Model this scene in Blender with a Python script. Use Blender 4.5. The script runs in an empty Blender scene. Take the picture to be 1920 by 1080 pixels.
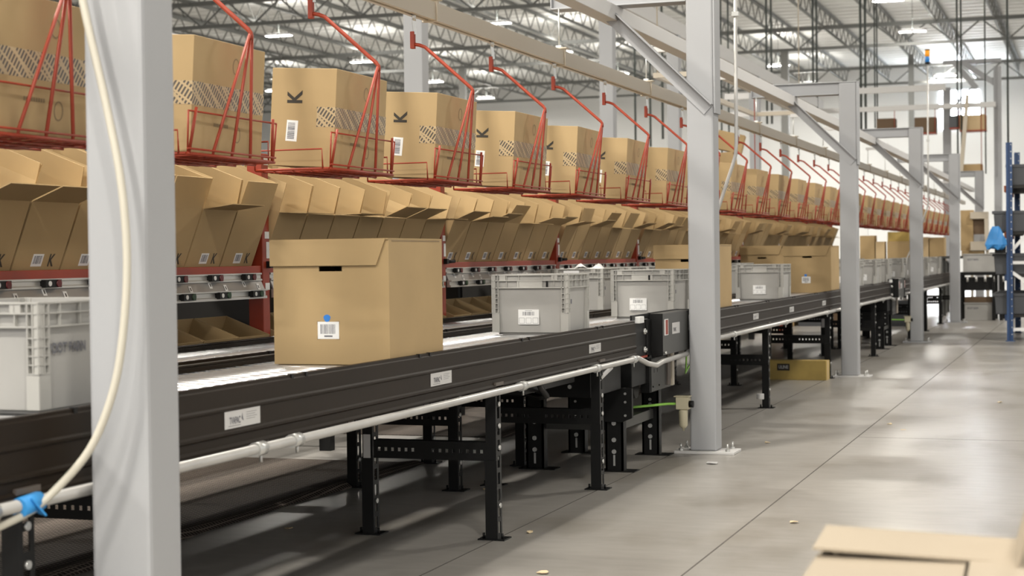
import bpy, bmesh, math, random
from mathutils import Vector, Matrix
R = math.radians
random.seed(7)
scene = bpy.context.scene
col = scene.collection

# ---------------------------------------------------------------- camera
H = 1.29
cam_d = bpy.data.cameras.new('camera'); cam = bpy.data.objects.new('camera', cam_d); col.objects.link(cam)
cam_d.sensor_width = 36.0; cam_d.lens = 3130 / 1920 * 36.0
cam_d.clip_start = 0.05; cam_d.clip_end = 400
cam_d.dof.use_dof = True; cam_d.dof.focus_distance = 8.6; cam_d.dof.aperture_fstop = 4.5
_y, _p, _r = R(19.26), R(1.059), R(-0.734)
fwd = Vector((-math.sin(_y) * math.cos(_p), math.cos(_y) * math.cos(_p), -math.sin(_p)))
rgt = Vector((math.cos(_y), math.sin(_y), 0)); upv = rgt.cross(fwd)
r2 = rgt * math.cos(_r) + upv * math.sin(_r); u2 = -rgt * math.sin(_r) + upv * math.cos(_r)
cam.matrix_world = Matrix(((r2.x, u2.x, -fwd.x, 0), (r2.y, u2.y, -fwd.y, 0), (r2.z, u2.z, -fwd.z, H), (0, 0, 0, 1)))
scene.camera = cam

# ---------------------------------------------------------------- world, exposure, lamps
w = bpy.data.worlds.new('world'); scene.world = w; w.use_nodes = True
w.node_tree.nodes['Background'].inputs[0].default_value = (1.0, 0.985, 0.96, 1)
w.node_tree.nodes['Background'].inputs[1].default_value = 1.15
scene.view_settings.view_transform = 'Standard'; scene.view_settings.look = 'None'
scene.view_settings.gamma = 1.0; scene.view_settings.exposure = 0.35
scene.cycles.use_denoising = True
scene.cycles.max_bounces = 7; scene.cycles.diffuse_bounces = 4; scene.cycles.glossy_bounces = 3
scene.cycles.transmission_bounces = 4; scene.cycles.transparent_max_bounces = 8
scene.cycles.sample_clamp_indirect = 6.0
scene.cycles.caustics_reflective = False; scene.cycles.caustics_refractive = False

LAMP_W = 560.0; UP = 40.0; LFAR = 0.75
LAMP_Z = 9.2

# ---------------------------------------------------------------- materials
def mat(name, color, rough=0.6, metal=0.0, noise=0.0, nscale=6.0, bump=0.0, stretch=None, emit=None, estr=0.0, spec=0.5):
    m = bpy.data.materials.new(name); m.use_nodes = True
    nt = m.node_tree; b = nt.nodes['Principled BSDF']
    b.inputs['Base Color'].default_value = (*color, 1); b.inputs['Roughness'].default_value = rough
    b.inputs['Metallic'].default_value = metal; b.inputs['Specular IOR Level'].default_value = spec
    if noise or bump:
        tc = nt.nodes.new('ShaderNodeTexCoord'); mp = nt.nodes.new('ShaderNodeMapping')
        nt.links.new(tc.outputs['Object'], mp.inputs[0])
        if stretch: mp.inputs['Scale'].default_value = stretch
        nz = nt.nodes.new('ShaderNodeTexNoise'); nz.inputs['Scale'].default_value = nscale; nz.inputs['Detail'].default_value = 5
        nt.links.new(mp.outputs[0], nz.inputs[0])
        if noise:
            cr = nt.nodes.new('ShaderNodeValToRGB')
            cr.color_ramp.elements[0].position = 0.3; cr.color_ramp.elements[1].position = 0.7
            cr.color_ramp.elements[0].color = (*[c * (1 - noise) for c in color], 1)
            cr.color_ramp.elements[1].color = (*[min(1, c * (1 + noise)) for c in color], 1)
            nt.links.new(nz.outputs[0], cr.inputs[0]); nt.links.new(cr.outputs[0], b.inputs['Base Color'])
        if bump:
            bp = nt.nodes.new('ShaderNodeBump'); bp.inputs['Strength'].default_value = bump; bp.inputs['Distance'].default_value = 0.01
            nt.links.new(nz.outputs[0], bp.inputs['Height']); nt.links.new(bp.outputs[0], b.inputs['Normal'])
    if emit:
        b.inputs['Emission Color'].default_value = (*emit, 1); b.inputs['Emission Strength'].default_value = estr
    return m

CARD = mat('kraft_cardboard', (0.42, 0.298, 0.152), 0.75, noise=0.05, nscale=3.5, spec=0.25)
CARD2 = mat('kraft_cardboard_pale', (0.56, 0.42, 0.245), 0.75, noise=0.05, nscale=3.0, spec=0.25)
CPALE = mat('pale_cardboard', (0.335, 0.28, 0.21), 0.8, noise=0.04, nscale=3)
CEDGE = mat('cardboard_cut_edge', (0.66, 0.53, 0.34), 0.85)
CYEL = mat('yellowed_cardboard', (0.46, 0.33, 0.10), 0.8, noise=0.18, nscale=4)
INK = mat('dark_brown_print', (0.035, 0.028, 0.02), 0.7)
INKS = mat('faded_print', (0.23, 0.16, 0.085), 0.7)
GPRINT = mat('grey_print', (0.13, 0.13, 0.15), 0.7)
LABEL = mat('white_label', (0.80, 0.80, 0.79), 0.5)
SLABEL = mat('satin_label', (0.62, 0.61, 0.60), 0.35, metal=0.2)
BLUE = mat('blue_sticker', (0.03, 0.20, 0.62), 0.5)
TAPEB = mat('blue_tape', (0.03, 0.26, 0.62), 0.6)
REDP = mat('red_enamel', (0.30, 0.035, 0.012), 0.42, noise=0.08, nscale=8)
REDL = mat('red_wire_enamel', (0.29, 0.038, 0.015), 0.45, spec=0.35)
GREY = mat('light_grey_paint', (0.345, 0.35, 0.362), 0.5, noise=0.03, nscale=1.2)
WHITEP = mat('white_paint', (0.58, 0.57, 0.56), 0.5)
CREAM = mat('cream_enamel', (0.50, 0.44, 0.35), 0.35)
TOTE = mat('grey_plastic', (0.40, 0.39, 0.37), 0.5, noise=0.05, nscale=5)
TOTEL = mat('pale_grey_plastic', (0.46, 0.45, 0.42), 0.5)
BIN = mat('dark_grey_plastic', (0.075, 0.078, 0.085), 0.6)
FRAME = mat('dark_bronze_enamel', (0.018, 0.012, 0.0075), 0.42, noise=0.15, nscale=2, spec=0.14)
BLACK = mat('black_enamel', (0.007, 0.007, 0.007), 0.45, spec=0.25)
DGREY = mat('dark_grey_enamel', (0.06, 0.06, 0.056), 0.35, spec=0.35)
STEEL = mat('bright_roller_steel', (0.66, 0.66, 0.67), 0.24, metal=0.85)
BOLT = mat('zinc_bolt', (0.62, 0.62, 0.60), 0.35, metal=0.8)
ALU = mat('aluminium', (0.62, 0.61, 0.58), 0.35, metal=0.6)
ALUP = mat('grey_aluminium_panel', (0.36, 0.36, 0.36), 0.4, metal=0.5)
GALV = mat('galvanised_pipe', (0.50, 0.49, 0.47), 0.36, metal=0.45, noise=0.06, nscale=10)
HOSE = mat('ivory_hose', (0.52, 0.49, 0.41), 0.45)
GREEN = mat('green_tube', (0.30, 0.62, 0.10), 0.4)
FILTP = mat('cream_plastic', (0.55, 0.50, 0.36), 0.45)
DARKM = mat('dark_shelf_panel', (0.02, 0.018, 0.016), 0.7)
SKIRT = mat('grey_skirt_panel', (0.085, 0.078, 0.068), 0.7)
BRAKET = mat('taupe_bracket', (0.12, 0.10, 0.085), 0.45)
TRUSS = mat('grey_truss_paint', (0.18, 0.185, 0.18), 0.6)
DECK = mat('white_roof_deck', (0.82, 0.83, 0.82), 0.6, noise=0.06, nscale=0.15)
RODM = mat('dark_hanger', (0.05, 0.06, 0.055), 0.6)
WALLM = mat('white_wall_panel', (0.86, 0.87, 0.87), 0.6)
BRACKD = mat('blue_rack_enamel', (0.015, 0.055, 0.16), 0.4)
PAPER = mat('white_paper', (0.82, 0.82, 0.82), 0.6)
LENSR = mat('red_lens', (0.12, 0.01, 0.012), 0.25)
LENSG = mat('green_lens', (0.008, 0.05, 0.012), 0.25)
AMBER = mat('amber_lens', (0.75, 0.28, 0.01), 0.3, emit=(1, 0.4, 0.02), estr=0.2)
BLUEL = mat('blue_lens', (0.01, 0.12, 0.32), 0.3, emit=(0.05, 0.3, 0.8), estr=0.2)
LAMPM = mat('lamp_lens', (1, 1, 1), 0.4, emit=(1, 0.98, 0.92), estr=14)
WINM = mat('daylit_window', (0.9, 0.95, 1), 0.2, emit=(0.86, 0.93, 1.0), estr=70)
BROWNP = mat('brown_panel', (0.12, 0.075, 0.04), 0.7)
BAGM = mat('blue_plastic_film', (0.05, 0.28, 0.68), 0.45)
ORANGE = mat('orange_plastic', (0.45, 0.12, 0.03), 0.6)
GLASSM = mat('clear_plastic', (0.9, 0.93, 0.95), 0.08)
GLASSM.node_tree.nodes['Principled BSDF'].inputs['Transmission Weight'].default_value = 0.9
GLASSM.node_tree.nodes['Principled BSDF'].inputs['IOR'].default_value = 1.2

def floor_material():
    m = bpy.data.materials.new('polished_concrete'); m.use_nodes = True
    nt = m.node_tree; N = nt.nodes; L = nt.links; b = N['Principled BSDF']
    tc = N.new('ShaderNodeTexCoord')
    def noise(sc, vec_scale=(1, 1, 1), det=6):
        mp = N.new('ShaderNodeMapping'); mp.inputs['Scale'].default_value = vec_scale; L.new(tc.outputs['Object'], mp.inputs[0])
        n = N.new('ShaderNodeTexNoise'); n.inputs['Scale'].default_value = sc; n.inputs['Detail'].default_value = det
        L.new(mp.outputs[0], n.inputs[0]); return n.outputs[0]
    def ramp(src, c0, c1, p0=0.3, p1=0.7):
        r = N.new('ShaderNodeValToRGB'); r.color_ramp.elements[0].position = p0; r.color_ramp.elements[1].position = p1
        r.color_ramp.elements[0].color = (*c0, 1); r.color_ramp.elements[1].color = (*c1, 1); L.new(src, r.inputs[0]); return r.outputs[0]
    def mix(a, bb, f, mode='MIX'):
        x = N.new('ShaderNodeMix'); x.data_type = 'RGBA'; x.blend_type = mode
        if isinstance(f, float): x.inputs[0].default_value = f
        else: L.new(f, x.inputs[0])
        L.new(a, x.inputs[6]); L.new(bb, x.inputs[7]); return x.outputs[2]
    base = ramp(noise(0.6, (1, 0.35, 1)), (0.285, 0.267, 0.245), (0.37, 0.352, 0.33))
    fine = ramp(noise(9.0, (0.5, 1.6, 1)), (0.88, 0.88, 0.87), (1.04, 1.04, 1.04))
    c = mix(base, fine, 1.0, 'MULTIPLY')
    # worn stains in patches
    st = ramp(noise(1.7, (1, 0.5, 1), 8), (0, 0, 0), (1, 1, 1), 0.52, 0.66)
    dark = N.new('ShaderNodeRGB'); dark.outputs[0].default_value = (0.17, 0.15, 0.12, 1)
    f = N.new('ShaderNodeMath'); f.operation = 'MULTIPLY'; f.inputs[1].default_value = 0.5; L.new(st, f.inputs[0])
    c = mix(c, dark.outputs[0], f.outputs[0])
    L.new(c, b.inputs['Base Color'])
    rr = N.new('ShaderNodeMapRange'); rr.inputs[3].default_value = 0.24; rr.inputs[4].default_value = 0.40
    L.new(noise(1.2, (1, 0.5, 1)), rr.inputs[0]); L.new(rr.outputs[0], b.inputs['Roughness'])
    b.inputs['Specular IOR Level'].default_value = 0.32
    bp = N.new('ShaderNodeBump'); bp.inputs['Strength'].default_value = 0.06; bp.inputs['Distance'].default_value = 0.01
    L.new(noise(2.5), bp.inputs['Height']); L.new(bp.outputs[0], b.inputs['Normal'])
    return m
FLOORM = floor_material()

def tape_material():
    m = bpy.data.materials.new('dash_printed_tape'); m.use_nodes = True
    nt = m.node_tree; N = nt.nodes; L = nt.links; b = N['Principled BSDF']
    tc = N.new('ShaderNodeTexCoord'); sx = N.new('ShaderNodeSeparateXYZ'); L.new(tc.outputs['Object'], sx.inputs[0])
    def M(op, a, c):
        n = N.new('ShaderNodeMath'); n.operation = op
        for i, v in enumerate((a, c)):
            if v is None: continue
            if isinstance(v, (int, float)): n.inputs[i].default_value = v
            else: L.new(v, n.inputs[i])
        return n.outputs[0]
    u = M('ADD', sx.outputs[0], sx.outputs[1]); z = sx.outputs[2]
    ca, sa = math.cos(R(32)), math.sin(R(32))
    a = M('SUBTRACT', M('MULTIPLY', u, ca), M('MULTIPLY', z, sa))      # across the dashes
    l = M('ADD', M('MULTIPLY', u, sa), M('MULTIPLY', z, ca))           # along the dashes
    g = M('ADD', M('MULTIPLY', u, math.cos(R(48))), M('MULTIPLY', z, math.sin(R(48))))
    d1 = M('LESS_THAN', M('FRACT', M('DIVIDE', a, 0.0155), None), 0.52)
    d2 = M('LESS_THAN', M('FRACT', M('DIVIDE', l, 0.040), None), 0.80)
    d3 = M('LESS_THAN', M('FRACT', M('DIVIDE', g, 0.080), None), 0.86)
    k = M('MULTIPLY', M('MULTIPLY', d1, d2), d3)
    x = N.new('ShaderNodeMix'); x.data_type = 'RGBA'; L.new(k, x.inputs[0])
    x.inputs[6].default_value = (0.45, 0.335, 0.19, 1); x.inputs[7].default_value = (0.075, 0.062, 0.05, 1)
    L.new(x.outputs[2], b.inputs['Base Color']); b.inputs['Roughness'].default_value = 0.32
    return m
TAPE = tape_material()

def mesh_mat():
    m = bpy.data.materials.new('woven_black_mesh'); m.use_nodes = True
    nt = m.node_tree; N = nt.nodes; L = nt.links; b = N['Principled BSDF']
    tc = N.new('ShaderNodeTexCoord'); sx = N.new('ShaderNodeSeparateXYZ'); L.new(tc.outputs['Object'], sx.inputs[0])
    outs = []
    for i in (0, 1):
        mm = N.new('ShaderNodeMath'); mm.operation = 'MULTIPLY'; mm.inputs[1].default_value = 2 * math.pi / 0.028; L.new(sx.outputs[i], mm.inputs[0])
        s = N.new('ShaderNodeMath'); s.operation = 'SINE'; L.new(mm.outputs[0], s.inputs[0]); outs.append(s.outputs[0])
    mx = N.new('ShaderNodeMath'); mx.operation = 'MAXIMUM'; L.new(outs[0], mx.inputs[0]); L.new(outs[1], mx.inputs[1])
    cr = N.new('ShaderNodeValToRGB'); cr.color_ramp.elements[0].color = (0.035, 0.028, 0.023, 1); cr.color_ramp.elements[1].color = (0.20, 0.165, 0.14, 1)
    cr.color_ramp.elements[0].position = 0.55; cr.color_ramp.elements[1].position = 0.95
    L.new(mx.outputs[0], cr.inputs[0]); L.new(cr.outputs[0], b.inputs['Base Color']); b.inputs['Roughness'].default_value = 0.75; b.inputs['Specular IOR Level'].default_value = 0.1
    bp = N.new('ShaderNodeBump'); bp.inputs['Strength'].default_value = 0.5; bp.inputs['Distance'].default_value = 0.004
    L.new(mx.outputs[0], bp.inputs['Height']); L.new(bp.outputs[0], b.inputs['Normal'])
    return m
MESHM = mesh_mat()

# ---------------------------------------------------------------- helpers
class MB:
    def __init__(s): s.bm = bmesh.new()
    def poly(s, pts, mi=0):
        f = s.bm.faces.new([s.bm.verts.new(p) for p in pts]); f.material_index = mi; return f
    def hexa(s, p, mi=0):          # 8 points: bottom 4 ccw, top 4 ccw
        v = [s.bm.verts.new(q) for q in p]
        for a in ((3, 2, 1, 0), (4, 5, 6, 7), (0, 1, 5, 4), (1, 2, 6, 5), (2, 3, 7, 6), (3, 0, 4, 7)):
            s.bm.faces.new([v[i] for i in a]).material_index = mi
        return s
    def box(s, x0, x1, y0, y1, z0, z1, mi=0):
        return s.hexa([(x0, y0, z0), (x1, y0, z0), (x1, y1, z0), (x0, y1, z0), (x0, y0, z1), (x1, y0, z1), (x1, y1, z1), (x0, y1, z1)], mi)
    def prism(s, pts, d0, d1, axis='y', mi=0):     # polygon in the plane across `axis`, extruded from d0 to d1
        def q(a, b, d): return (a, d, b) if axis == 'y' else ((d, a, b) if axis == 'x' else (a, b, d))
        A = [s.bm.verts.new(q(a, b, d0)) for a, b in pts]; B = [s.bm.verts.new(q(a, b, d1)) for a, b in pts]
        s.bm.faces.new(A).material_index = mi; s.bm.faces.new(B[::-1]).material_index = mi
        n = len(pts)
        for i in range(n):
            s.bm.faces.new((A[i], B[i], B[(i + 1) % n], A[(i + 1) % n])).material_index = mi
        return s
    def bar(s, p0, p1, wx, wy, mi=0, up=(0, 0, 1)):   # rectangular bar between two points
        p0, p1 = Vector(p0), Vector(p1); d = (p1 - p0).normalized(); u = Vector(up)
        a = d.cross(u)
        if a.length < 1e-4: a = d.cross(Vector((1, 0, 0)))
        a.normalize(); b = a.cross(d).normalized()
        a *= wx / 2; b *= wy / 2
        return s.hexa([p0 - a - b, p0 + a - b, p0 + a + b, p0 - a + b, p1 - a - b, p1 + a - b, p1 + a + b, p1 - a + b], mi)
    def cyl(s, p0, p1, r, n=10, mi=0, r1=None, smooth=True, cap=True):
        return s.tube([p0, p1], [r, r if r1 is None else r1], n, mi, smooth, cap)
    def tube(s, path, r, n=8, mi=0, smooth=True, cap=True):
        path = [Vector(p) for p in path]; m = len(path); rs = r if isinstance(r, (list, tuple)) else [r] * m
        rings = []; prev = None
        for i, p in enumerate(path):
            d = (path[min(i + 1, m - 1)] - path[max(i - 1, 0)]).normalized()
            if prev is None:
                a = d.cross(Vector((0, 0, 1)))
                if a.length < 1e-3: a = d.cross(Vector((1, 0, 0)))
            else: a = prev - d * prev.dot(d)
            a.normalize(); prev = a; b = d.cross(a)
            rings.append([s.bm.verts.new(p + (a * math.cos(t) + b * math.sin(t)) * rs[i]) for t in [2 * math.pi * k / n for k in range(n)]])
        for i in range(m - 1):
            for k in range(n):
                f = s.bm.faces.new((rings[i][k], rings[i][(k + 1) % n], rings[i + 1][(k + 1) % n], rings[i + 1][k])); f.material_index = mi; f.smooth = smooth
        if cap:
            s.bm.faces.new(rings[0][::-1]).material_index = mi; s.bm.faces.new(rings[-1]).material_index = mi
        return s
    def lathe(s, prof, n=20, mi=0, c=(0, 0, 0)):   # (r, z) list
        s.tube([(c[0], c[1], c[2] + z) for r, z in prof], [r for r, z in prof], n, mi); return s
    def mesh(s, name, mats):
        bmesh.ops.recalc_face_normals(s.bm, faces=s.bm.faces)
        me = bpy.data.meshes.new(name); s.bm.to_mesh(me); s.bm.free()
        for m in (mats if isinstance(mats, (list, tuple)) else [mats]): me.materials.append(m)
        return me
    def build(s, name, mats, parent=None, loc=(0, 0, 0), rot=(0, 0, 0), bevel=0):
        return link(s.mesh(name, mats), name, parent, loc, rot, bevel)

def link(me, name, parent=None, loc=(0, 0, 0), rot=(0, 0, 0), bevel=0):
    o = bpy.data.objects.new(name, me); col.objects.link(o); o.location = loc; o.rotation_euler = rot
    if parent: o.parent = parent
    if bevel:
        b = o.modifiers.new('bevel', 'BEVEL'); b.width = bevel; b.segments = 2; b.limit_method = 'ANGLE'
    return o
def tag(o, label=None, cat=None, group=None, kind=None):
    for k, v in (('label', label), ('category', cat), ('group', group), ('kind', kind)):
        if v: o[k] = v
    return o
def empty(name, loc=(0, 0, 0), rot=(0, 0, 0)):
    o = bpy.data.objects.new(name, None); col.objects.link(o); o.location = loc; o.rotation_euler = rot
    o.empty_display_size = 0.1; return o
kids = {}
def KIDS(o): return [x for x in col.objects if x.parent == o]
def snapshot(o):
    ch = KIDS(o); kids[o.name] = ch
    for c in ch: snapshot(c)
def dup(o, loc=None, rot=None):
    """copy of a thing with copies of its parts and sub-parts (o must be snapshot first)"""
    def rec(src, par):
        c = src.copy(); col.objects.link(c); c.parent = par
        for ch in kids.get(src.name, []): rec(ch, c)
        return c
    c = rec(o, None)
    if loc is not None: c.location = loc
    if rot is not None: c.rotation_euler = rot
    return c
def struct(o): o['kind'] = 'structure'; return o

_txt = {}
def text_mesh(s, size, m, sx=1.0, bold=0.0):
    cu = bpy.data.curves.new('lettering', 'FONT'); cu.body = s; cu.size = size; cu.align_x = 'CENTER'; cu.align_y = 'CENTER'
    cu.offset = bold
    ob = bpy.data.objects.new('lettering', cu); col.objects.link(ob)
    dg = bpy.context.evaluated_depsgraph_get(); dg.update()
    me = bpy.data.meshes.new_from_object(ob.evaluated_get(dg)); bpy.data.objects.remove(ob)
    me.materials.clear(); me.materials.append(m)
    if sx != 1.0: me.transform(Matrix.Diagonal((sx, 1, 1, 1)))
    return me
ORD = ['first', 'second', 'third', 'fourth', 'fifth', 'sixth', 'seventh', 'eighth', 'ninth', 'tenth', 'eleventh', 'twelfth', 'thirteenth',
       'fourteenth', 'fifteenth', 'sixteenth', 'seventeenth', 'eighteenth', 'nineteenth', 'twentieth'] + \
      ['twenty-' + x for x in ('first', 'second', 'third', 'fourth', 'fifth', 'sixth', 'seventh', 'eighth', 'ninth')] + ['thirtieth'] + \
      ['thirty-' + x for x in ('first', 'second', 'third', 'fourth', 'fifth')]
FX = (R(90), 0, 0)          # text lying in XZ facing -Y
FY = (R(90), 0, R(90))      # text facing +X

# ---------------------------------------------------------------- the hall
ZC, YW = 10.5, 85.0
struct(MB().box(-62, 26, -14, 88, -0.25, 0).build('floor', FLOORM))
mb = MB().box(-62, 26, -14, 88, ZC, ZC + 0.2)
y = 14.0
while y < 85:
    mb.box(-62, 26, y, y + 0.05, ZC - 0.03, ZC); y += 0.9
struct(mb.build('ceiling', DECK))
mb = MB()
mb.box(-62, 26, YW, YW + 0.3, 0, ZC)
for zz in (3.1, 6.2, 9.3): mb.box(-62, 26, YW - 0.02, YW, zz, zz + 0.04)
struct(mb.build('wall_back', WALLM))
struct(MB().box(-62.3, -62, -14, 85, 0, ZC).build('wall_left', WALLM))
struct(MB().box(18, 18.3, -14, 85, 0, 3.5).build('wall_right', mat('grey_wall_panel', (0.45, 0.45, 0.44), 0.7)))
# slab joints, and one thin dark line along the front conveyor
mb = MB(); mb.box(-1.581, -1.573, -5, 80, 0.0, 0.0008)
struct(mb.build('trim_1', mat('joint_sealant', (0.09, 0.08, 0.07), 0.8)))
mb = MB(); mb.box(-2.60, -2.592, -5, 80, 0.0, 0.0008)  # thin dark line below the outer edge of the front conveyor
struct(mb.build('trim_2', bpy.data.materials['joint_sealant']))
for i, yy in enumerate((5.2, 11.8, 18.6, 25.4)):
    struct(MB().box(-1.572, 8, yy, yy + 0.005, 0, 0.0007).build('trim_%d' % (3 + i), bpy.data.materials['joint_sealant']))
# high windows in the back wall
for i, (x0, x1, z0, z1) in enumerate([(-7.2, -6.35, 7.35, 9.2), (-6.15, -5.3, 7.35, 9.2)]):
    m = MB(); m.box(x0, x1, YW - 0.05, YW - 0.025, z0, z1)
    o = struct(m.build('window_%d' % (i + 1), WINM))
    f = MB()
    for a, b_, c_, d_ in ((x0 - .05, x1 + .05, z0 - .05, z0), (x0 - .05, x1 + .05, z1, z1 + .05), (x0 - .05, x0, z0, z1), (x1, x1 + .05, z0, z1), (x0, x1, (z0 + z1) / 2 - .03, (z0 + z1) / 2 + .03)):
        f.box(a, b_, YW - 0.08, YW - 0.02, c_, d_)
    f.build('window_frame', WHITEP, o)

# roof joists along Y, girders along X
def joist(x):
    m = MB(); m.box(x - .05, x + .05, 12, 84.9, ZC - .12, ZC - .03); m.box(x - .04, x + .04, 12, 84.9, ZC - .78, ZC - .70)
    y = 12.0; k = 0
    while y < 84.2:
        a, b = (ZC - .74, ZC - .08) if k % 2 == 0 else (ZC - .08, ZC - .74)
        m.bar((x, y, a), (x, y + .62, b), .032, .032); y += .62; k += 1
    return m.mesh('roof_joist', TRUSS)
jm = joist(0)
for i in range(34):
    x = 13 - 2.05 * i
    o = link(jm, 'roof_joist', loc=(x, 0, 0)); tag(o, 'long open-web steel joist running away under the white roof deck', 'joist', 'roof joists under the deck')
def girder():
    m = MB(); m.box(-58, 18, -.07, .07, 10.0, 10.14); m.box(-58, 18, -.06, .06, 9.25, 9.36)
    x = -58.0; k = 0
    while x < 17:
        a, b = (9.3, 10.07) if k % 2 == 0 else (10.07, 9.3)
        m.bar((x, 0, a), (x + .95, 0, b), .05, .05); x += .95; k += 1
    return m.mesh('roof_girder', TRUSS)
gm = girder()
for yy, lb in ((20, 'nearest'), (34, 'second nearest'), (48.5, 'middle'), (63, 'second farthest'), (77.5, 'farthest')):
    # joists pass above: girder top chord sits just below them
    o = link(gm, 'roof_girder', loc=(0, yy, -0.35)); tag(o, 'dark steel truss girder crossing the hall ceiling, %s of the row' % lb, 'girder', 'roof girders')
# building columns
def bcol(x, y, lb, s=.22, m_=None, z1=9.0):
    o = MB().box(-s / 2, s / 2, -s / 2, s / 2, 0, z1).box(-s * .8, s * .8, -s * .8, s * .8, 0, .03).build('building_column', m_ or TRUSS, None, (x, y, 0), bevel=.01)
    tag(o, lb, 'column')
GCOL = mat('mid_grey_paint', (0.22, 0.22, 0.21), 0.6)
bcol(-29.8, 63, 'dark grey roof column seen above the second hanging carton from the left', .30, GCOL, 8.9)
bcol(-24.0, 63, 'slim grey roof column right of the wide white post behind the cartons', .26, GCOL, 8.9)
bcol(-11.0, 63, 'grey roof column above the second corner of the near steel frames', .27, GCOL, 8.9)
bcol(-6.65, 66, 'thin black roof column beside the beacon light pole', .20, TRUSS, 8.9)

# high-bay lamps
def lamp(x, y, lb=None, far=False):
    o = empty('high_bay_light', (x, y, LAMP_Z))
    MB().box(-.50, .50, -.16, .16, -.02, .05).build('housing', WHITEP, o)
    MB().box(-.46, -.04, -.13, .13, -.035, -.02).build('lens', LAMPM, o); MB().box(.04, .46, -.13, .13, -.035, -.02).build('lens', LAMPM, o)
    MB().cyl((0, 0, .05), (0, 0, 1.28), .008, 6).build('hanger_cable', RODM, o)
    tag(o, lb or 'bright rectangular high-bay lamp hanging under the roof joists', 'lamp', 'high-bay ceiling lamps')
    ld = bpy.data.lights.new('lamp_glow', 'AREA'); ld.shape = 'RECTANGLE'; ld.size = 1.0; ld.size_y = .35; ld.energy = LAMP_W * (LFAR if far else 1.0)
    ld.color = (1.0, 0.95, 0.86)
    lo = bpy.data.objects.new('lamp_glow', ld); col.objects.link(lo); lo.parent = o; lo.location = (0, 0, -.06)
    if far:  # added upward light and glowing top strip, to brighten the roof deck
        l2 = ld.copy(); l2.energy = UP * (.45 if x > -10 else 1.0); lo = bpy.data.objects.new('added_uplight', l2); col.objects.link(lo); lo.parent = o; lo.location = (0, 0, .08); lo.rotation_euler = (R(180), 0, 0)
        MB().box(-.40, .40, -.10, .10, .05, .06).build('added_top_glow', LAMPM, o)
seen = [(-27.05, 52.9), (-27.65, 61.3), (-19.0, 53.2), (-27.95, 69.6), (-28.4, 77.8), (-14.07, 53.0), (-19.46, 61.7), (-6.08, 53.5), (-6.12, 61.3), (-6.3, 77.3), (-19.5, 70.1)]
for p in seen: lamp(*p, far=True)
for p in ((-36, 70), (-36, 61), (-12.5, 70), (-12.5, 78), (1.5, 77), (2, 69)): lamp(*p, far=True)  # extra lamps added to brighten the back wall and far roof
for yy, xs in ((-9, (-11, -4, 3)), (-2, (-11, -4, 3)), (7, (-18, -10.5, -4.2)), (17, (-18, -10.5, 3)), (28, (-18, -10.5, 3)), (39, (-20, -12, 4))):
    for xx in xs: lamp(xx, yy, 'high-bay lamp hanging above the near part of the hall')

# ---------------------------------------------------------------- grey support frames beside the conveyor
CX0, CX1 = -2.492, -2.315
FR_Y = [3.76, 10.60, 17.45, 24.30, 31.20, 38.10]
def portal(i, y):
    names = ['nearest grey steel frame post, out of focus with an ivory hose hanging in front',
             'second grey steel frame with white base plate, standing at the drive unit',
             'third grey steel frame, its post beside the yellowed carton on the floor',
             'fourth grey steel frame, its post beside the stacked light pole',
             'fifth grey steel frame, left of the grey tote stack', 'sixth and farthest grey steel frame, just left of the blue rack']
    o = empty('support_frame', (0, y, 0)); tag(o, names[i], 'steel frame', 'steel frames along the conveyor')
    MB().box(CX0, CX1, 0, .16, .018, 3.05).build('column', GREY, o, bevel=.012)
    b = MB().box(CX0 - .10, CX1 + .12, -.035, .195, 0, .018).build('base_plate', WHITEP if i < 3 else GREY, o, bevel=.003)
    for bx, by in ((CX0 - .06, .0), (CX1 + .07, .0), (CX0 - .06, .16), (CX1 + .07, .16)):
        MB().cyl((bx, by, .018), (bx, by, .032), .016, 6, smooth=False).cyl((bx, by, .03), (bx, by, .065), .007, 8).build('anchor_bolt', BOLT, b)
    m = MB()
    m.box(-3.41, CX0, .035, .047, 2.93, 3.05)                       # web
    m.box(-3.41, CX1 + .014, .0, .16, 3.05, 3.062); m.box(-3.41, CX0, .0, .15, 2.93, 2.94)
    m.box(CX1, CX1 + .014, 0, .16, 2.2, 3.05)
    m.box(-3.41, -3.40, 0.0, .15, 2.93, 3.05)
    m.build('header_beam', GREY, o, bevel=.004)
    m = MB()
    p0, p1 = Vector((-3.12, -.004, 2.985)), Vector((-2.345, -.004, 2.225))
    m.bar(p0, p1, .008, .085, 0, up=(0, 0, 1))
    d = (p1 - p0).normalized(); nrm = Vector((-d.z, 0, d.x)); 
    if nrm.z < 0: nrm = -nrm
    m.bar(p0 + nrm * .04 + Vector((0, -.03, 0)), p1 + nrm * .04 + Vector((0, -.03, 0)), .06, .008, 0, up=nrm)
    m.build('diagonal_brace', GREY, o)
for i, y in enumerate(FR_Y): portal(i, y)

# long beam resting under the headers
m = MB(); m.box(-3.06, -2.945, 1.0, 45, 2.83, 2.93)
tag(m.build('runner_beam', WHITEP, bevel=.004), 'long white box beam running under the frame headers toward the back', 'beam')

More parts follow.
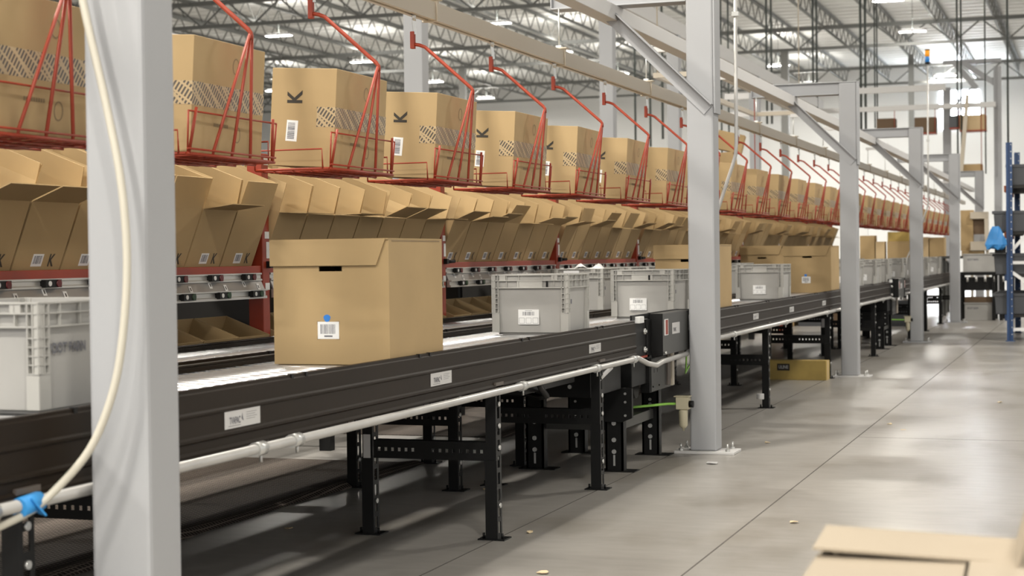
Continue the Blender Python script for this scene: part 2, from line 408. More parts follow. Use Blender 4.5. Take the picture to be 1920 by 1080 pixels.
# overhead track and its clamps and rods
tr = empty('overhead_track', (-3.35, 0, 0)); tag(tr, 'cream enclosed conveyor track overhead carrying the red wire carriers', 'overhead track')
m = MB(); m.prism([(-.036, 2.56), (-.012, 2.56), (-.012, 2.572), (.012, 2.572), (.012, 2.56), (.036, 2.56), (.036, 2.655), (-.036, 2.655)], 1.0, 47.0)
m.build('track_profile', CREAM, tr)
m = MB(); m.box(-.011, .011, 1.0, 47.0, 2.5725, 2.5745); m.build('track_slot', BLACK, tr)
y = 1.48; n = 0
while y < 46:
    m = MB(); m.box(-.046, .046, y - .012, y + .012, 2.552, 2.672).box(-.06, .06, y - .03, y + .03, 2.665, 2.675)
    c = m.build('track_clamp', CREAM, tr, bevel=.003)
    MB().cyl((0, y, 2.67), (0, y, 2.935), .006, 6).box(-.018, .018, y - .018, y + .018, 2.675, 2.69).build('threaded_rod', BOLT, c)
    hit = any(abs(y - (f + .06)) < .15 for f in FR_Y)
    if not hit: MB().box(-.03, .31, y - .02, y + .02, 2.895, 2.935).build('hanger_bracket', WHITEP, c)
    y += 2.28; n += 1
# thin rods hanging at the headers already join the track to the frames

# ---------------------------------------------------------------- roller conveyors
ZR, ZT = 0.875, 0.90
def side_profile(x, s):
    """polygon in XZ; s=+1 outer face towards +X"""
    p = [(0, ZT), (0, ZT - .010), (.004, ZT - .014), (.004, .832), (.010, .826), (.010, .820), (.004, .814), (.004, .756), (.011, .750), (.011, .742), (.004, .736),
         (.004, .712), (.014, .704), (.014, .698), (-.020, .698), (-.020, .706), (-.012, .712), (-.012, ZT - .01), (-.022, ZT - .006), (-.022, ZT)]
    return [(x + s * a, b) for a, b in p]
rl = MB().cyl((-.305, 0, 0), (.305, 0, 0), .025, 14).cyl((-.325, 0, 0), (.325, 0, 0), .006, 6).mesh('roller', STEEL)
def leg_mesh(zt, wide=.05, big=False):
    m = MB()
    # C-channel upright with slots down its +X face
    m.box(-.025, .025, -.035, -.031, .006, zt)
    m.box(-.025, -.021, -.031, .035, .006, zt)
    m.box(.021, .025, -.031, -.014, .006, zt); m.box(.021, .025, .014, .035, .006, zt)
    z = .006
    while z < zt - .05:
        m.box(.021, .025, -.014, .014, z, z + .022); z += .075
    m.box(.021, .025, -.014, .014, z, zt)
    m.box(-.029, .029, -.040, -.0355, .006, zt * .52)
    return m.mesh('leg', BLACK)
FOOTM = MB().box(-.065, .065, -.05, .05, 0, .006).cyl((.045, -.02, .006), (.045, -.02, .03), .006, 8).cyl((-.045, -.02, .006), (-.045, -.02, .03), .006, 8).mesh('foot_plate', BLACK)
BOLTS = {}
def bolt_mesh(zs):
    m = MB()
    for z in zs: m.cyl((.025, 0, z), (.033, 0, z), .012, 8); 
    return m.mesh('bolt_set', BOLT)
LEGM = leg_mesh(.70); BOLTM = bolt_mesh((.155, .42, .52, .62, .68))
def crossbar_mesh(x0, x1, z0, z1):
    m = MB(); h = z1 - z0
    m.box(x0, x1, -.03, -.026, z1 - h * .40, z1); m.box(x0, x1, -.03, -.026, z0, z0 + h * .40)
    m.box(x0, x1, -.026, .03, z1 - .004, z1); m.box(x0, x1, -.026, .03, z0, z0 + .004)
    x = x0; n = 0
    w = .020; g = .014
    while x < x1 - .04:
        xe = x + w
        if (n % 11) in (6, 7): xe = x + w + g + .002
        m.box(x, xe, -.03, -.026, z0 + h * .40, z1 - h * .40); x += w + g; n += 1
    m.box(x, x1, -.03, -.026, z0 + h * .40, z1 - h * .40)
    return m.mesh('crossbar', BLACK)
CBM = crossbar_mesh(-.28, .28, .36, .445)
def stand(conv, x0, x1, y):
    """two legs and a pierced crossbar, parts of the conveyor"""
    for x, s in ((x0 + .02, -1), (x1 - .025, 1)):
        l = link(LEGM, 'leg', conv, (x, y, 0)); link(FOOTM, 'foot_plate', l); link(BOLTM, 'bolt_set', l)
        MB().box(-.035, .035, -.052, .052, .665, .72).build('leg_bracket', BRAKET, l)
    link(CBM, 'crossbar', conv, ((x0 + x1) / 2, y, 0))
    s = MB().box(-.018, .018, -.0415, -.0405, .36, .47).build('spec_plate', SLABEL, l if False else conv, (x0 + .02, y, 0))
NOTCH = MB().box(-.010, .006, -.008, .008, -.014, .0025).mesh('notch', BLACK)
def conveyor(x0, x1, y0, y1, stands, label, notches=True, fine=True):
    c = empty('roller_conveyor', (0, 0, 0)); tag(c, label, 'conveyor', 'roller conveyor sections')
    MB().prism(side_profile(x1 - .004, 1), y0, y1).build('side_rail', FRAME, c)
    MB().prism(side_profile(x0 + .004, -1), y0, y1).build('side_rail', FRAME, c)
    MB().box(x0 + .02, x1 - .02, y0, y1, .712, .716).build('light_block_pan', BLACK, c)  # added sheet that stops light falling between the rollers
    y = y0 + .04
    while y < y1 - .02:
        link(rl, 'roller', c, ((x0 + x1) / 2, y, ZR - .025)); y += .08
    for s in stands: stand(c, x0, x1, s)
    if notches:
        y = y0 + .35
        while y < y1 - .2:
            for d in (0, .11): 
                m_ = link(NOTCH, 'rail_notch', c, (x1 - .006, y + d, ZT))
            y += 1.28
    return c
A = conveyor(-3.24, -2.58, 2.2, 5.9, [3.60], 'nearest section of the front roller conveyor, carrying the big tan box and the blurred tote')
B = conveyor(-3.24, -2.58, 5.9, 9.60, [7.17, 8.86], 'second section of the front roller conveyor, with three white stickers on its dark rail')
C_ = conveyor(-3.24, -2.58, 10.9, 16.6, [13.88], 'front roller conveyor section between the second and third grey posts')
D_ = conveyor(-3.24, -2.58, 16.6, 22.6, [17.30, 21.05], 'front roller conveyor section passing behind the third grey post')
E_ = conveyor(-3.24, -2.58, 24.2, 31.0, [25.4, 27.8, 30.6], 'front roller conveyor section behind the fourth grey post')
F_ = conveyor(-3.24, -2.58, 31.0, 33.7, [33.3], 'far end section of the front roller conveyor behind the fifth grey post')
conveyor(-3.99, -3.33, 2.2, 8.0, [5.2], 'near section of the second roller conveyor, between the front conveyor and the rack')
conveyor(-3.99, -3.33, 8.0, 14.0, [8.62, 9.75, 13.0], 'middle section of the second roller conveyor, under the open-topped totes by the rack')
conveyor(-3.99, -3.33, 14.0, 21.0, [16.2, 19.4], 'second roller conveyor section running behind the third grey post')
conveyor(-3.99, -3.33, 21.0, 28.5, [22.6, 26.0], 'farthest section of the second roller conveyor along the rack')

# stickers on the front rail
TX1 = text_mesh('TVAPAC', .046, GPRINT, .62, .0012)
def rail_sticker(conv, y, w, z0, z1):
    s = MB().box(0, .0012, -w / 2, w / 2, z0, z1).build('rail_sticker', SLABEL, conv, (-2.579, y, 0))
    zc = (z0 + z1) / 2; h = z1 - z0
    t = link(TX1, 'sticker_print', s, (.0018, -w * .22, zc - h * .08), FY); t.scale = (h / .07 * .85,) * 3
    m = MB()
    for q in range(4): m.box(.0013, .0016, w * .1, w * (.40 - .05 * (q % 2)), z1 - h * (.2 + .13 * q) - .0012, z1 - h * (.2 + .13 * q))
    m.box(.0013, .0016, -w * .40, -w * .06, z0 + h * .12, z0 + h * .15)
    m.poly([(.0016, -w * .04, zc), (.0016, -w * .015, zc + h * .32), (.0016, w * .0, zc + h * .05), (.0016, w * .02, zc - h * .16), (.0016, -w * .01, zc - h * .12)])
    m.build('sticker_lines', GPRINT, s)
for cv, ys in ((A, [(4.75, .235, .760, .815)]), (B, [(6.47, .235, .762, .815), (8.74, .225, .765, .812)]), (C_, [(13.32, .22, .765, .812), (15.0, .22, .765, .812)]), (D_, [(16.9, .22, .765, .812)]), (E_, [(26.5, .22, .765, .812)])):
    for y, w_, a, b in ys: rail_sticker(cv, y, w_, a, b)

# conduit along the foot of the rail
def conduit(path, y_couplings, label, r=.0165):
    c = MB().tube(path, r, 12).build('conduit_pipe', GALV); tag(c, label, 'conduit')
    for (x, y, z) in y_couplings:
        MB().cyl((x, y - .03, z), (x, y + .03, z), r + .007, 12).cyl((x, y + .012, z - r), (x, y + .012, z - r - .028), .005, 6).box(x - .03, x - .005, y - .012, y + .012, z - .01, z + .018).build('conduit_clamp', BOLT, c)
    return c
cz, cx = .683, -2.548
cp = conduit([(cx, 1.0, cz), (cx, 9.35, cz), (cx + .005, 9.50, cz + .004), (cx + .02, 9.68, cz - .04), (cx + .04, 9.80, cz - .058), (cx + .04, 9.95, cz - .045), (cx + .04, 10.60, cz - .035), (cx + .02, 10.70, cz + .0), (cx, 10.75, cz + .03)],
        [(cx, 3.4, cz), (cx, 4.80, cz), (cx, 5.06, cz), (cx, 7.42, cz), (cx, 8.66, cz), (cx, 9.42, cz)], 'silver conduit pipe clipped along the lower edge of the near dark conveyor rail')
for yy, hh in ((3.40, .02), (3.53, .012)):
    pass
c2 = conduit([(cx, 10.95, cz + .01), (cx, 22.4, cz + .01), (cx + .02, 22.7, cz - .03)], [(cx, 12.3, cz + .01), (cx, 14.5, cz + .01), (cx, 16.9, cz + .01), (cx, 19.4, cz + .01), (cx, 21.6, cz + .01)], 'silver conduit pipe along the conveyor rail beyond the second grey post')
c3 = conduit([(cx, 24.3, cz + .01), (cx, 33.6, cz + .01)], [(cx, 27, cz + .01), (cx, 30, cz + .01)], 'silver conduit pipe on the conveyor rail beyond the fourth grey post')

# ---------------------------------------------------------------- drive units
def drive_unit(y0, label, near=True):
    d = empty('drive_unit', (0, y0, 0)); tag(d, label, 'conveyor drive', 'conveyor drive units')
    # y runs 0 .. 1.3
    MB().prism(side_profile(-3.236, -1), 0.01, 1.29).build('side_rail', FRAME, d)
    for k_ in range(16): link(rl, 'roller', d, (-2.91, .05 + .08 * k_, ZR - .025))
    m = MB().box(-2.60, -2.584, 0.004, .36, .675, .885).box(-2.60, -2.575, .25, .36, .66, .90)
    bp_ = m.build('bolt_plate', BLACK, d, bevel=.003)
    for z in (.72, .83): MB().cyl((-2.586, .20, z), (-2.570, .20, z), .018, 10).cyl((-2.58, .20, z), (-2.562, .20, z), .009, 6).build('bolt', BOLT, bp_)
    MB().box(-2.60, -2.588, -.05, .45, .905, .935).box(-2.60, -2.582, .36, 1.1, .93, .937).build('guide_rail', BLACK, d)
    MB().box(-2.60, -2.56, .02, .13, .885, .925).build('sensor_block', LABEL, d, bevel=.004)
    MB().box(-2.583, -2.575, .02, .30, .672, .684).build('cable', REDP, d)
    g = MB().box(-2.60, -2.505, .36, 1.06, .675, .932).build('guard_cover', DGREY, d, bevel=.004)
    MB().box(-2.5995, -2.5035, .356, .3602, .676, .931).build('guard_edge', BLACK, g)
    MB().box(-2.60, -2.4985, 1.0605, 1.145, .675, .935).build('end_cap', BLACK, g)
    s = MB().box(-2.5045, -2.5035, .40, .50, .795, .895).build('warning_sticker', LABEL, g); MB().box(-2.5035, -2.5030, .43, .49, .80, .89).build('sticker_patch', REDP, s)
    s = MB().box(-2.5045, -2.5035, .60, .80, .795, .865).build('maker_sticker', SLABEL, g)
    t = link(TX1, 'sticker_print', s, (-2.503, .665, .82), FY); t.scale = (.75,) * 3
    s = MB().box(-2.4985, -2.4975, 1.03, 1.11, .80, .90).build('warning_sticker', LABEL, g); MB().box(-2.4975, -2.4970, 1.065, 1.105, .80, .90).build('sticker_patch', REDP, s)
    for yy in (.385, 1.09):
        MB().cyl((-2.500, yy, .69), (-2.488, yy, .69), .009, 8).build('bolt', BOLT, g)
    # lower guard
    lg = MB().box(-3.20, -2.62, .05, .42, .50, .675).box(-2.66, -2.60, .40, .98, .44, .655).build('belt_guard', BLACK, d, bevel=.004)
    f = MB().box(-2.60, -2.594, .42, .98, .445, .65).build('guard_face', DGREY, lg)
    mm = MB()
    for yy in (.48, .56):
        for z in (.56, .60): mm.box(-2.5945, -2.593, yy, yy + .012, z, z + .025)
    for yy, z in ((.45, .475), (.60, .475), (.85, .48)): mm.cyl((-2.594, yy, z), (-2.588, yy, z), .006, 6)
    mm.build('slot', BLACK, f)
    MB().box(-2.60, -2.585, .80, .88, .46, .66).build('mounting_angle', BRAKET, lg); MB().box(-2.60, -2.58, .90, .96, .45, .69).build('cable_cover', CREAM, lg)
    # gearbox plate and legs
    hp = MB().prism([(-2.98, .50), (-2.60, .50), (-2.60, .325), (-2.66, .30), (-2.90, .30), (-2.98, .34)], -.03, .0, 'y').build('gearbox_plate', BLACK, d)
    MB().cyl((-2.80, -.031, .43), (-2.80, -.034, .43), .028, 16).build('shaft_hole', BRAKET, hp)
    for x in (-2.95, -2.64):
        for z in (.47, .42, .34): MB().cyl((x, -.03, z), (x, -.038, z), .008, 6).build('bolt', BOLT, hp)
    for x, yy in ((-2.72, .0), (-2.72, .86), (-3.22, .0), (-3.22, .86)):
        l = MB().box(x - .055, x + .055, yy, yy + .012, .006, .50).box(x + .043, x + .055, yy, yy + .075, .006, .50).box(x - .055, x - .043, yy, yy + .075, .006, .50).build('leg', BLACK, d)
        MB().box(x - .10, x + .13, yy - .02, yy + .10, 0, .006).build('foot_plate', BLACK, l)
        bs = MB()
        for z in (.12, .19, .29, .33, .36): bs.cyl((x, yy, z), (x, yy - .009, z), .014 if z < .3 else .010, 8)
        bs.box(x - .006, x + .006, yy - .003, yy, .035, .10); bs.build('bolt_set', BOLT, l)
    MB().box(-3.19, -2.76, .865, .885, .26, .31).box(-3.22, -2.70, .06, .86, .24, .30).build('brace_bar', DGREY, d)
    MB().box(-3.15, -2.70, .2, .8, .52, .83).cyl((-3.15, .45, .47), (-2.70, .45, .47), .07, 14).build('motor', BLACK, d)
    return d
drive_unit(9.60, 'black conveyor drive unit with grey guard cover, just left of the second grey post')
drive_unit(22.62, 'small far black drive unit on the conveyor, just left of the fourth grey post')

# belt gearbox hanging under the near conveyor with sensor and hose
m = MB().box(-3.20, -2.66, 8.92, 9.55, .50, .69).box(-3.25, -2.70, 7.9, 8.75, .60, .69)
pt = m.build('drive_guard', BLACK, bevel=.004); tag(pt, 'black sheet-metal drive guard hanging under the near conveyor beside the last leg', 'guard')
mm = MB()
for (x, y, z) in ((-2.72, 8.92, .66), (-2.78, 8.92, .56), (-3.0, 8.92, .53)): mm.cyl((x, y, z), (x, y - .01, z), .012, 8)
mm.build('bolt_set', BOLT, pt)
tag(MB().tube([(-2.62, 7.85, .69), (-2.65, 8.0, .63), (-2.70, 8.25, .565), (-2.80, 8.45, .54), (-2.95, 8.6, .55), (-3.0, 8.65, .598)], .016, 8).build('black_hose', BLACK), 'thick black hose looping below the near conveyor rail', 'hose')
tag(MB().bar((-2.60, 9.10, .665), (-2.66, 8.98, .585), .05, .03).build('photo_sensor', LABEL, bevel=.006), 'small white sensor tilted under the conduit near the drive unit', 'sensor')

# air filter regulator on the grey post
def air_filter(x, y, lb):
    o = empty('air_filter_regulator', (x, y, .33)); tag(o, lb, 'air filter', 'air filter regulators')
    MB().lathe([(.0, .14), (.028, .14), (.030, .13), (.030, .075), (.034, .07), (.034, .05)], 16).build('adjuster_cap', BLACK, o)
    MB().box(-.042, .042, -.035, .035, -.035, .045).box(-.055, .05, -.04, .04, .045, .052).build('body', FILTP, o, bevel=.005)
    MB().lathe([(.028, -.035), (.030, -.05), (.028, -.14), (.018, -.155), (.007, -.16), (.007, -.175)], 16).build('bowl', FILTP, o)
    MB().cyl((.045, -.02, .0), (.072, -.02, .0), .022, 14).build('gauge', BLACK, o)
    MB().box(-.02, .02, .035, .075, -.02, .03).build('wall_bracket', BLACK, o)
    return o
air_filter(-2.515, 10.52, 'cream air filter with black cap fixed to the second grey post near the floor')
air_filter(-2.515, 24.22, 'small far air filter fixed to the fourth grey post')
tag(MB().tube([(-2.80, 10.15, .33), (-2.70, 10.3, .332), (-2.6, 10.46, .333), (-2.557, 10.50, .33)], .0085, 8).build('air_tube', GREEN), 'bright green air tube running into the filter on the second grey post', 'tube')
tag(MB().tube([(-3.0, 23.8, .33), (-2.8, 24.0, .34), (-2.557, 24.20, .33)], .0085, 8).build('air_tube', GREEN), 'thin green air tube beside the fourth grey post', 'tube')
tag(MB().tube([(-2.66, 11.25, .66), (-2.68, 11.3, .50), (-2.72, 11.45, .46), (-2.70, 11.6, .55), (-2.68, 11.7, .66)], .006, 8).build('air_tube', GREEN), 'green air tube drooping under the rail right of the second grey post', 'tube')

# light poles (conduits) standing beside the frames
def pole(y, top, lb):
    p = MB().tube([(-2.62, y - .1, .66), (-2.60, y, 1.2), (-2.42, y, 1.60), (-2.315, y, 1.90), (-2.295, y, 1.97), (-2.29, y, 2.05), (-2.285, y, top)], .0125, 10).build('beacon_pole', GALV); tag(p, lb, 'pole', 'bent beacon poles')
    MB().box(-2.31, -2.265, y - .02, y + .02, 2.9, 2.93).build('pole_clamp', BOLT, p)
    return p
pole(11.2, 4.02, 'bent grey conduit pole just right of the second grey post')
pole(25.0, 4.02, 'bent grey pole right of the fourth grey post, carrying the amber and blue beacon')
for y in (11.2, 25.0):
    o = empty('stack_light', (-2.285, y, 4.02)); tag(o, 'small beacon with amber dome above blue dome, on top of the tall pole', 'beacon', 'stack lights')
    MB().cyl((0, 0, 0), (0, 0, .03), .036, 14).build('base', BLACK, o); MB().cyl((0, 0, .03), (0, 0, .11), .034, 14).build('blue_dome', BLUEL, o)
    MB().cyl((0, 0, .11), (0, 0, .20), .034, 14).build('amber_dome', AMBER, o); MB().cyl((0, 0, .20), (0, 0, .212), .035, 14).build('cap', BLACK, o)

# ivory hose hanging before the nearest post, with blue tape
hp_ = [(-2.56, 3.70, 2.6), (-2.50, 3.70, 2.25), (-2.451, 3.70, 1.964), (-2.385, 3.70, 1.688), (-2.345, 3.70, 1.483), (-2.333, 3.70, 1.278), (-2.347, 3.69, 1.074), (-2.376, 3.68, .937), (-2.427, 3.66, .812), (-2.500, 3.62, .715), (-2.535, 3.55, .665), (-2.56, 3.42, .635), (-2.58, 3.3, .61), (-2.6, 3.15, .60)]
def smooth_path(p, n=5):
    P_ = [Vector(q) for q in p]; out = []
    for i in range(len(P_) - 1):
        a, b, c, d = P_[max(i - 1, 0)], P_[i], P_[i + 1], P_[min(i + 2, len(P_) - 1)]
        for k in range(n):
            t = k / n
            out.append(.5 * ((2 * b) + (c - a) * t + (2 * a - 5 * b + 4 * c - d) * t * t + (3 * b - a - 3 * c + d) * t ** 3))
    out.append(P_[-1]); return out
tag(MB().tube(smooth_path(hp_), .0105, 12).build('air_hose', HOSE), 'ivory air hose curving down in front of the nearest grey post', 'hose')
t1 = MB().tube([(cx + .005, 3.52, cz - .005), (cx + .008, 3.60, cz + .002)], .026, 10).bar((-2.535, 3.55, .70), (-2.515, 3.58, .655), .05, .004).build('blue_tape', TAPEB)
tag(t1, 'blue tape wrapped around the hose and pipe left of the nearest post', 'tape')
t1 = MB().tube([(cx, 3.375, cz), (cx, 3.405, cz)], .022, 10).build('blue_tape', TAPEB)
tag(t1, 'small scrap of blue tape on the silver pipe at the left edge', 'tape')

# ---------------------------------------------------------------- the put wall rack
TILT = R(21); BW, BD, BH, FL = .325, .43, .307, .155
RX = -4.10
def bars(m, x0, x1, y0, y1, plane, seed=1, mi=0, d=0.0):
    """barcode bars; plane 'x' = facing +X (u=y), 'y' = facing -Y (u=x); vertical bars"""
    rnd = random.Random(seed); u = x0
    while u < x1:
        w_ = rnd.choice((.0012, .0018, .003)); 
        if u + w_ > x1: break
        if plane == 'x': m.box(d, d + .0003, u, u + w_, y0, y1, mi)
        elif plane == 'y': m.box(u, u + w_, -d - .0003, -d, y0, y1, mi)
        u += w_ + rnd.choice((.0014, .002, .003))
    return m
def rack_box_mesh():
    t = .005; m = MB()
    m.box(-BD, 0, -BW / 2, BW / 2, 0, t)
    m.box(-t, 0, -BW / 2, BW / 2, t, BH); m.box(-BD, -BD + t, -BW / 2, BW / 2, t, BH)
    m.box(-BD + t, -t, -BW / 2, -BW / 2 + t, t, BH); m.box(-BD + t, -t, BW / 2 - t, BW / 2, t, BH)
    return m.mesh('open_carton', CARD)
RBM = rack_box_mesh()
FLAP_F = MB().box(-.0045, 0, -BW / 2 + .002, BW / 2 - .002, 0, FL).mesh('flap', CARD)
FLAP_S = MB().prism([(-BD + .004, 0), (-.004, 0), (-.018, FL), (-BD + .018, FL)], -.00225, .00225, 'y').mesh('flap', CARD)
lm = MB().box(0, .0006, -.036, .036, -.027, .027); bars(lm, -.028, .028, -.016, .020, 'x', 3, 1, .0006)
RLAB = lm.mesh('barcode_label', [LABEL, GPRINT])
KM = text_mesh('K', .075, INK, .8, .002)
def rack_box(loc, fa, sa, sb, ba, label, group, pr=True, flaps=True):
    o = link(RBM, 'open_carton', None, loc, (0, TILT, 0)); tag(o, label, 'box', group)
    if not flaps: o.scale = (.62, 1, 1)
    if flaps:
        link(FLAP_F, 'flap', o, (0, 0, BH), (0, fa, 0))
        link(FLAP_F, 'flap', o, (-BD + .0045, 0, BH), (0, -ba, 0))
        link(FLAP_S, 'flap', o, (0, -BW / 2 + .0025, BH), (sa, 0, 0)); link(FLAP_S, 'flap', o, (0, BW / 2 - .0025, BH), (-sb, 0, 0))
    if pr:
        link(RLAB, 'barcode_label', o, (.0003, -.01, .056)); k_ = link(KM, 'letter_print', o, (.0008, .085, .053), FY)
    return o
bay_names = ['bay outside the left edge', 'bay left of big tan box', 'bay above big tan box', 'bay behind the middle totes', 'bay left of second grey post', 'bay behind second grey post',
             'first bay past second post', 'second bay past second post', 'third bay past second post', 'last bay before third post']
POSTS = [2.79, 5.26, 7.73, 10.22, 12.70, 15.17, 17.64, 20.11, 22.56, 25.0, 27.45]
ind_m = {}
def indicator(lens):
    m = MB().box(0, .028, -.055, .055, -.016, .016).cyl((.028, -.028, 0), (.031, -.028, 0), .011, 10, 2).cyl((.01, .034, 0), (.033, .034, 0), .016, 12, 1)
    return m.mesh('indicator_light', [BLACK, lens, LABEL])
IR, IG = indicator(LENSR), indicator(LENSG)
TAGM = MB().box(0, .001, -.013, .013, -.017, .017).box(.001, .0014, -.004, .004, -.008, .008, 1).mesh('number_tag', [LABEL, INK])
for b in range(len(POSTS) - 1):
    y0, y1 = POSTS[b], POSTS[b + 1]; L_ = y1 - y0
    o = empty('rack_bay', (0, y0, 0)); tag(o, 'red rack bay holding tilted open cartons, %s' % bay_names[b], 'rack', 'rack bays of the box wall')
    # uprights (front and rear) at the near end
    p = MB().box(-4.13, -4.045, -.037, .037, .56, 1.84).build('upright', REDP, o, bevel=.004)
    MB().box(-4.93, -4.05, -.025, .025, .50, .56).build('support_arm', BLACK, o)
    mm = MB()
    for z in (1.80, 1.42, 1.155): mm.box(-4.044, -4.043, -.015, .032, z - .018, z + .018)
    mm.box(-4.044, -4.043, .0, .036, 1.30, 1.385); mm.build('upright_label', LABEL, p)
    MB().box(-4.95, -4.87, -.037, .037, 0, 1.84).build('rear_upright', BLACK, o)
    MB().cyl((-4.04, .03, 1.265), (-4.005, .10, 1.268), .011, 8).box(-4.045, -4.02, .0, .035, 1.25, 1.285).build('cable_gland', BLACK, p)
    # shelf for tilted boxes
    ca, sa_ = math.cos(TILT), math.sin(TILT)
    def tl(x, z): return (RX + x * ca + z * sa_, 1.25 - x * sa_ + z * ca)
    q = [tl(.03, -.003), tl(.03, -.012), tl(-.62, -.012), tl(-.62, -.003)]
    MB().prism(q, .04, L_ - .04).build('shelf_panel', DARKM, o)
    MB().box(-4.078, -4.055, .038, L_ - .038, 1.222, 1.262).build('front_lip', REDP, o, bevel=.003)
    q = [tl(.03, -.003), tl(.03, -.012), tl(-.62, -.012), tl(-.62, -.003)]
    MB().prism([(a - .005, c - .627) for a, c in q], .04, L_ - .04).build('lower_shelf', DARKM, o)
    MB().box(-4.90, -4.89, .04, L_ - .04, .45, 1.30).build('dark_void_panel', DARKM, o)  # near-black sheet standing in for the deep shade inside the rack
    MB().box(-4.9, -4.06, .01, .014, .58, 1.20).build('side_panel', DARKM, o)
    MB().box(-5.36, -5.35, .01, L_ - .01, .02, .55).box(-5.35, -4.9, 0, .03, .48, .52).build('rear_skirt', SKIRT, o)
    # pick light rails
    r1 = MB().prism([(-4.06, 1.226), (-4.045, 1.226), (-4.045, 1.218), (-4.052, 1.214), (-4.052, 1.198), (-4.043, 1.194), (-4.043, 1.186), (-4.06, 1.186)], .05, L_ - .05).build('light_rail', ALU, o)
    MB().prism([(-4.06, 1.186), (-4.05, 1.186), (-4.03, 1.142), (-4.04, 1.142)], .05, L_ - .05).build('tag_panel', ALUP, o)
    r2 = MB().prism([(-4.045, 1.142), (-4.010, 1.142), (-4.010, 1.136), (-4.025, 1.132), (-4.025, 1.112), (-4.016, 1.108), (-4.016, 1.096), (-4.045, 1.096)], .05, L_ - .05).build('light_rail', ALU, o)
    if b < 8:
        for k in range(7):
            yy = .05 + BW / 2 + k * .338 + .02
            link(IR, 'indicator_light', r1, (-4.050, yy, 1.206)); link(IG, 'indicator_light', r2, (-4.025, yy + .03, 1.121))
            if b < 6:
                link(TAGM, 'number_tag', o, (-4.0425, yy - .04, 1.172), (0, R(-24), 0)); link(TAGM, 'number_tag', o, (-4.035, yy + .10, 1.156), (0, R(-24), 0))
o = MB().box(-4.13, -4.045, 27.45 - .037, 27.45 + .037, 0, 1.84).box(-4.95, -4.87, 27.413, 27.487, 0, 1.84).box(-4.87, -4.13, 27.43, 27.47, .6, .65).build('end_frame', REDP); tag(o, 'red end frame closing the far end of the box rack', 'rack frame')

frnd = random.Random(11)
for b in range(1, 10):
    for k in range(7):
        y = POSTS[b] + .05 + BW / 2 + k * .338
        z = 1.25
        u = frnd.random()
        if b == 2: fa = R(47) if k in (4, 5) else R(frnd.uniform(67, 74))
        elif b == 1: fa = R(48) if k in (0, 1) else (R(62) if k == 5 else R(frnd.uniform(-2, 4)))
        elif u < .66: fa = R(frnd.uniform(44, 76))
        elif u < .52: fa = R(118)
        else: fa = R(frnd.uniform(-8, 20))
        lb = 'open tan carton with raised flaps, %s from left, %s' % (ORD[k], bay_names[b])
        rack_box((RX, y, z), fa, R(frnd.uniform(-14, 10)), R(frnd.uniform(-10, 14)), R(frnd.uniform(8, 30)), lb, 'open cartons tilted on the rack')
    if b <= 4:
        for k in range(7):
            y = POSTS[b] + .05 + BW / 2 + k * .338
            rack_box((RX - .005, y, 1.25 - .627), 0, 0, 0, 0, 'open flapless carton on lower shelf, %s from left, %s' % (ORD[k], bay_names[b]), 'open cartons on the lower shelf', pr=False, flaps=False)

# ---------------------------------------------------------------- red wire carriers and their boxes
CBX, CBY, CBZ = .31, .57, .43
def carrier():
    o = empty('wire_carrier', (-3.35, 0, 0))
    t = MB().cyl((0, 0, 2.58), (0, 0, 2.53), .012, 8).bar((0, -.008, 2.535), (.006, .0, 2.46), .004, .02).bar((0, .012, 2.535), (.0, .0, 2.45), .004, .016)
    t.build('trolley_hook', BOLT, o)
    MB().box(-.020, .004, -.012, .012, 2.385, 2.475).build('hook_bracket', REDL, o, bevel=.003)
    MB().tube([(-.008, 0, 2.41), (.03, 0, 2.402), (.06, 0, 2.39), (.312, 0, 2.168), (.322, 0, 2.155), (.323, 0, 2.13)], .0092, 8).build('hook_arm', REDL, o)
    for dy in (-.145, 0, .145):
        MB().tube([(.322, dy * .06, 2.15), (.235, dy, 1.70), (.232, dy, 1.685), (.20, dy, 1.683)], .0064, 8).build('hanger_rod', REDL, o)
    m = MB()
    xa, xb, ya, yb, z0 = -.12, .235, -.345, .345, 1.683
    for a, b_ in (((xa, ya), (xb, ya)), ((xb, ya), (xb, yb)), ((xb, yb), (xa, yb)), ((xa, yb), (xa, ya))): m.cyl((a[0], a[1], z0), (b_[0], b_[1], z0), .0065, 6)
    m.cyl((xb + .006, ya, z0 + .018), (xb + .006, yb, z0 + .018), .004, 6)
    for k_ in range(8): m.cyl((xa, ya + .07 + .078 * k_, z0 - .004), (xb, ya + .07 + .078 * k_, z0 - .004), .0035, 6)
    for k_ in range(3): m.cyl((xa + .09 * (k_ + 1), ya, z0 - .009), (xa + .09 * (k_ + 1), yb, z0 - .009), .0045, 6)
    m.build('tray_grid', REDL, o)
    m = MB()
    for s in (-1, 1):
        m.tube([(xb, s * .325, z0), (xb + .02, s * .300, z0 + .17)], .0062, 8)
        m.tube([(xb, s * .335, z0), (xb + .012, s * .345, z0 + .155)], .0038, 6)
    m.cyl((xb + .012, -.345, z0 + .155), (xb + .012, .345, z0 + .155), .0038, 6)
    m.build('front_guard', REDL, o)
    for s in (-1, 1):
        MB().tube([(xa, s * .35, z0), (xa - .002, s * .352, z0 + .085), (xb - .03, s * .352, z0 + .085), (xb - .028, s * .35, z0)], .0038, 6).build('side_guard', REDL, o)
    return o
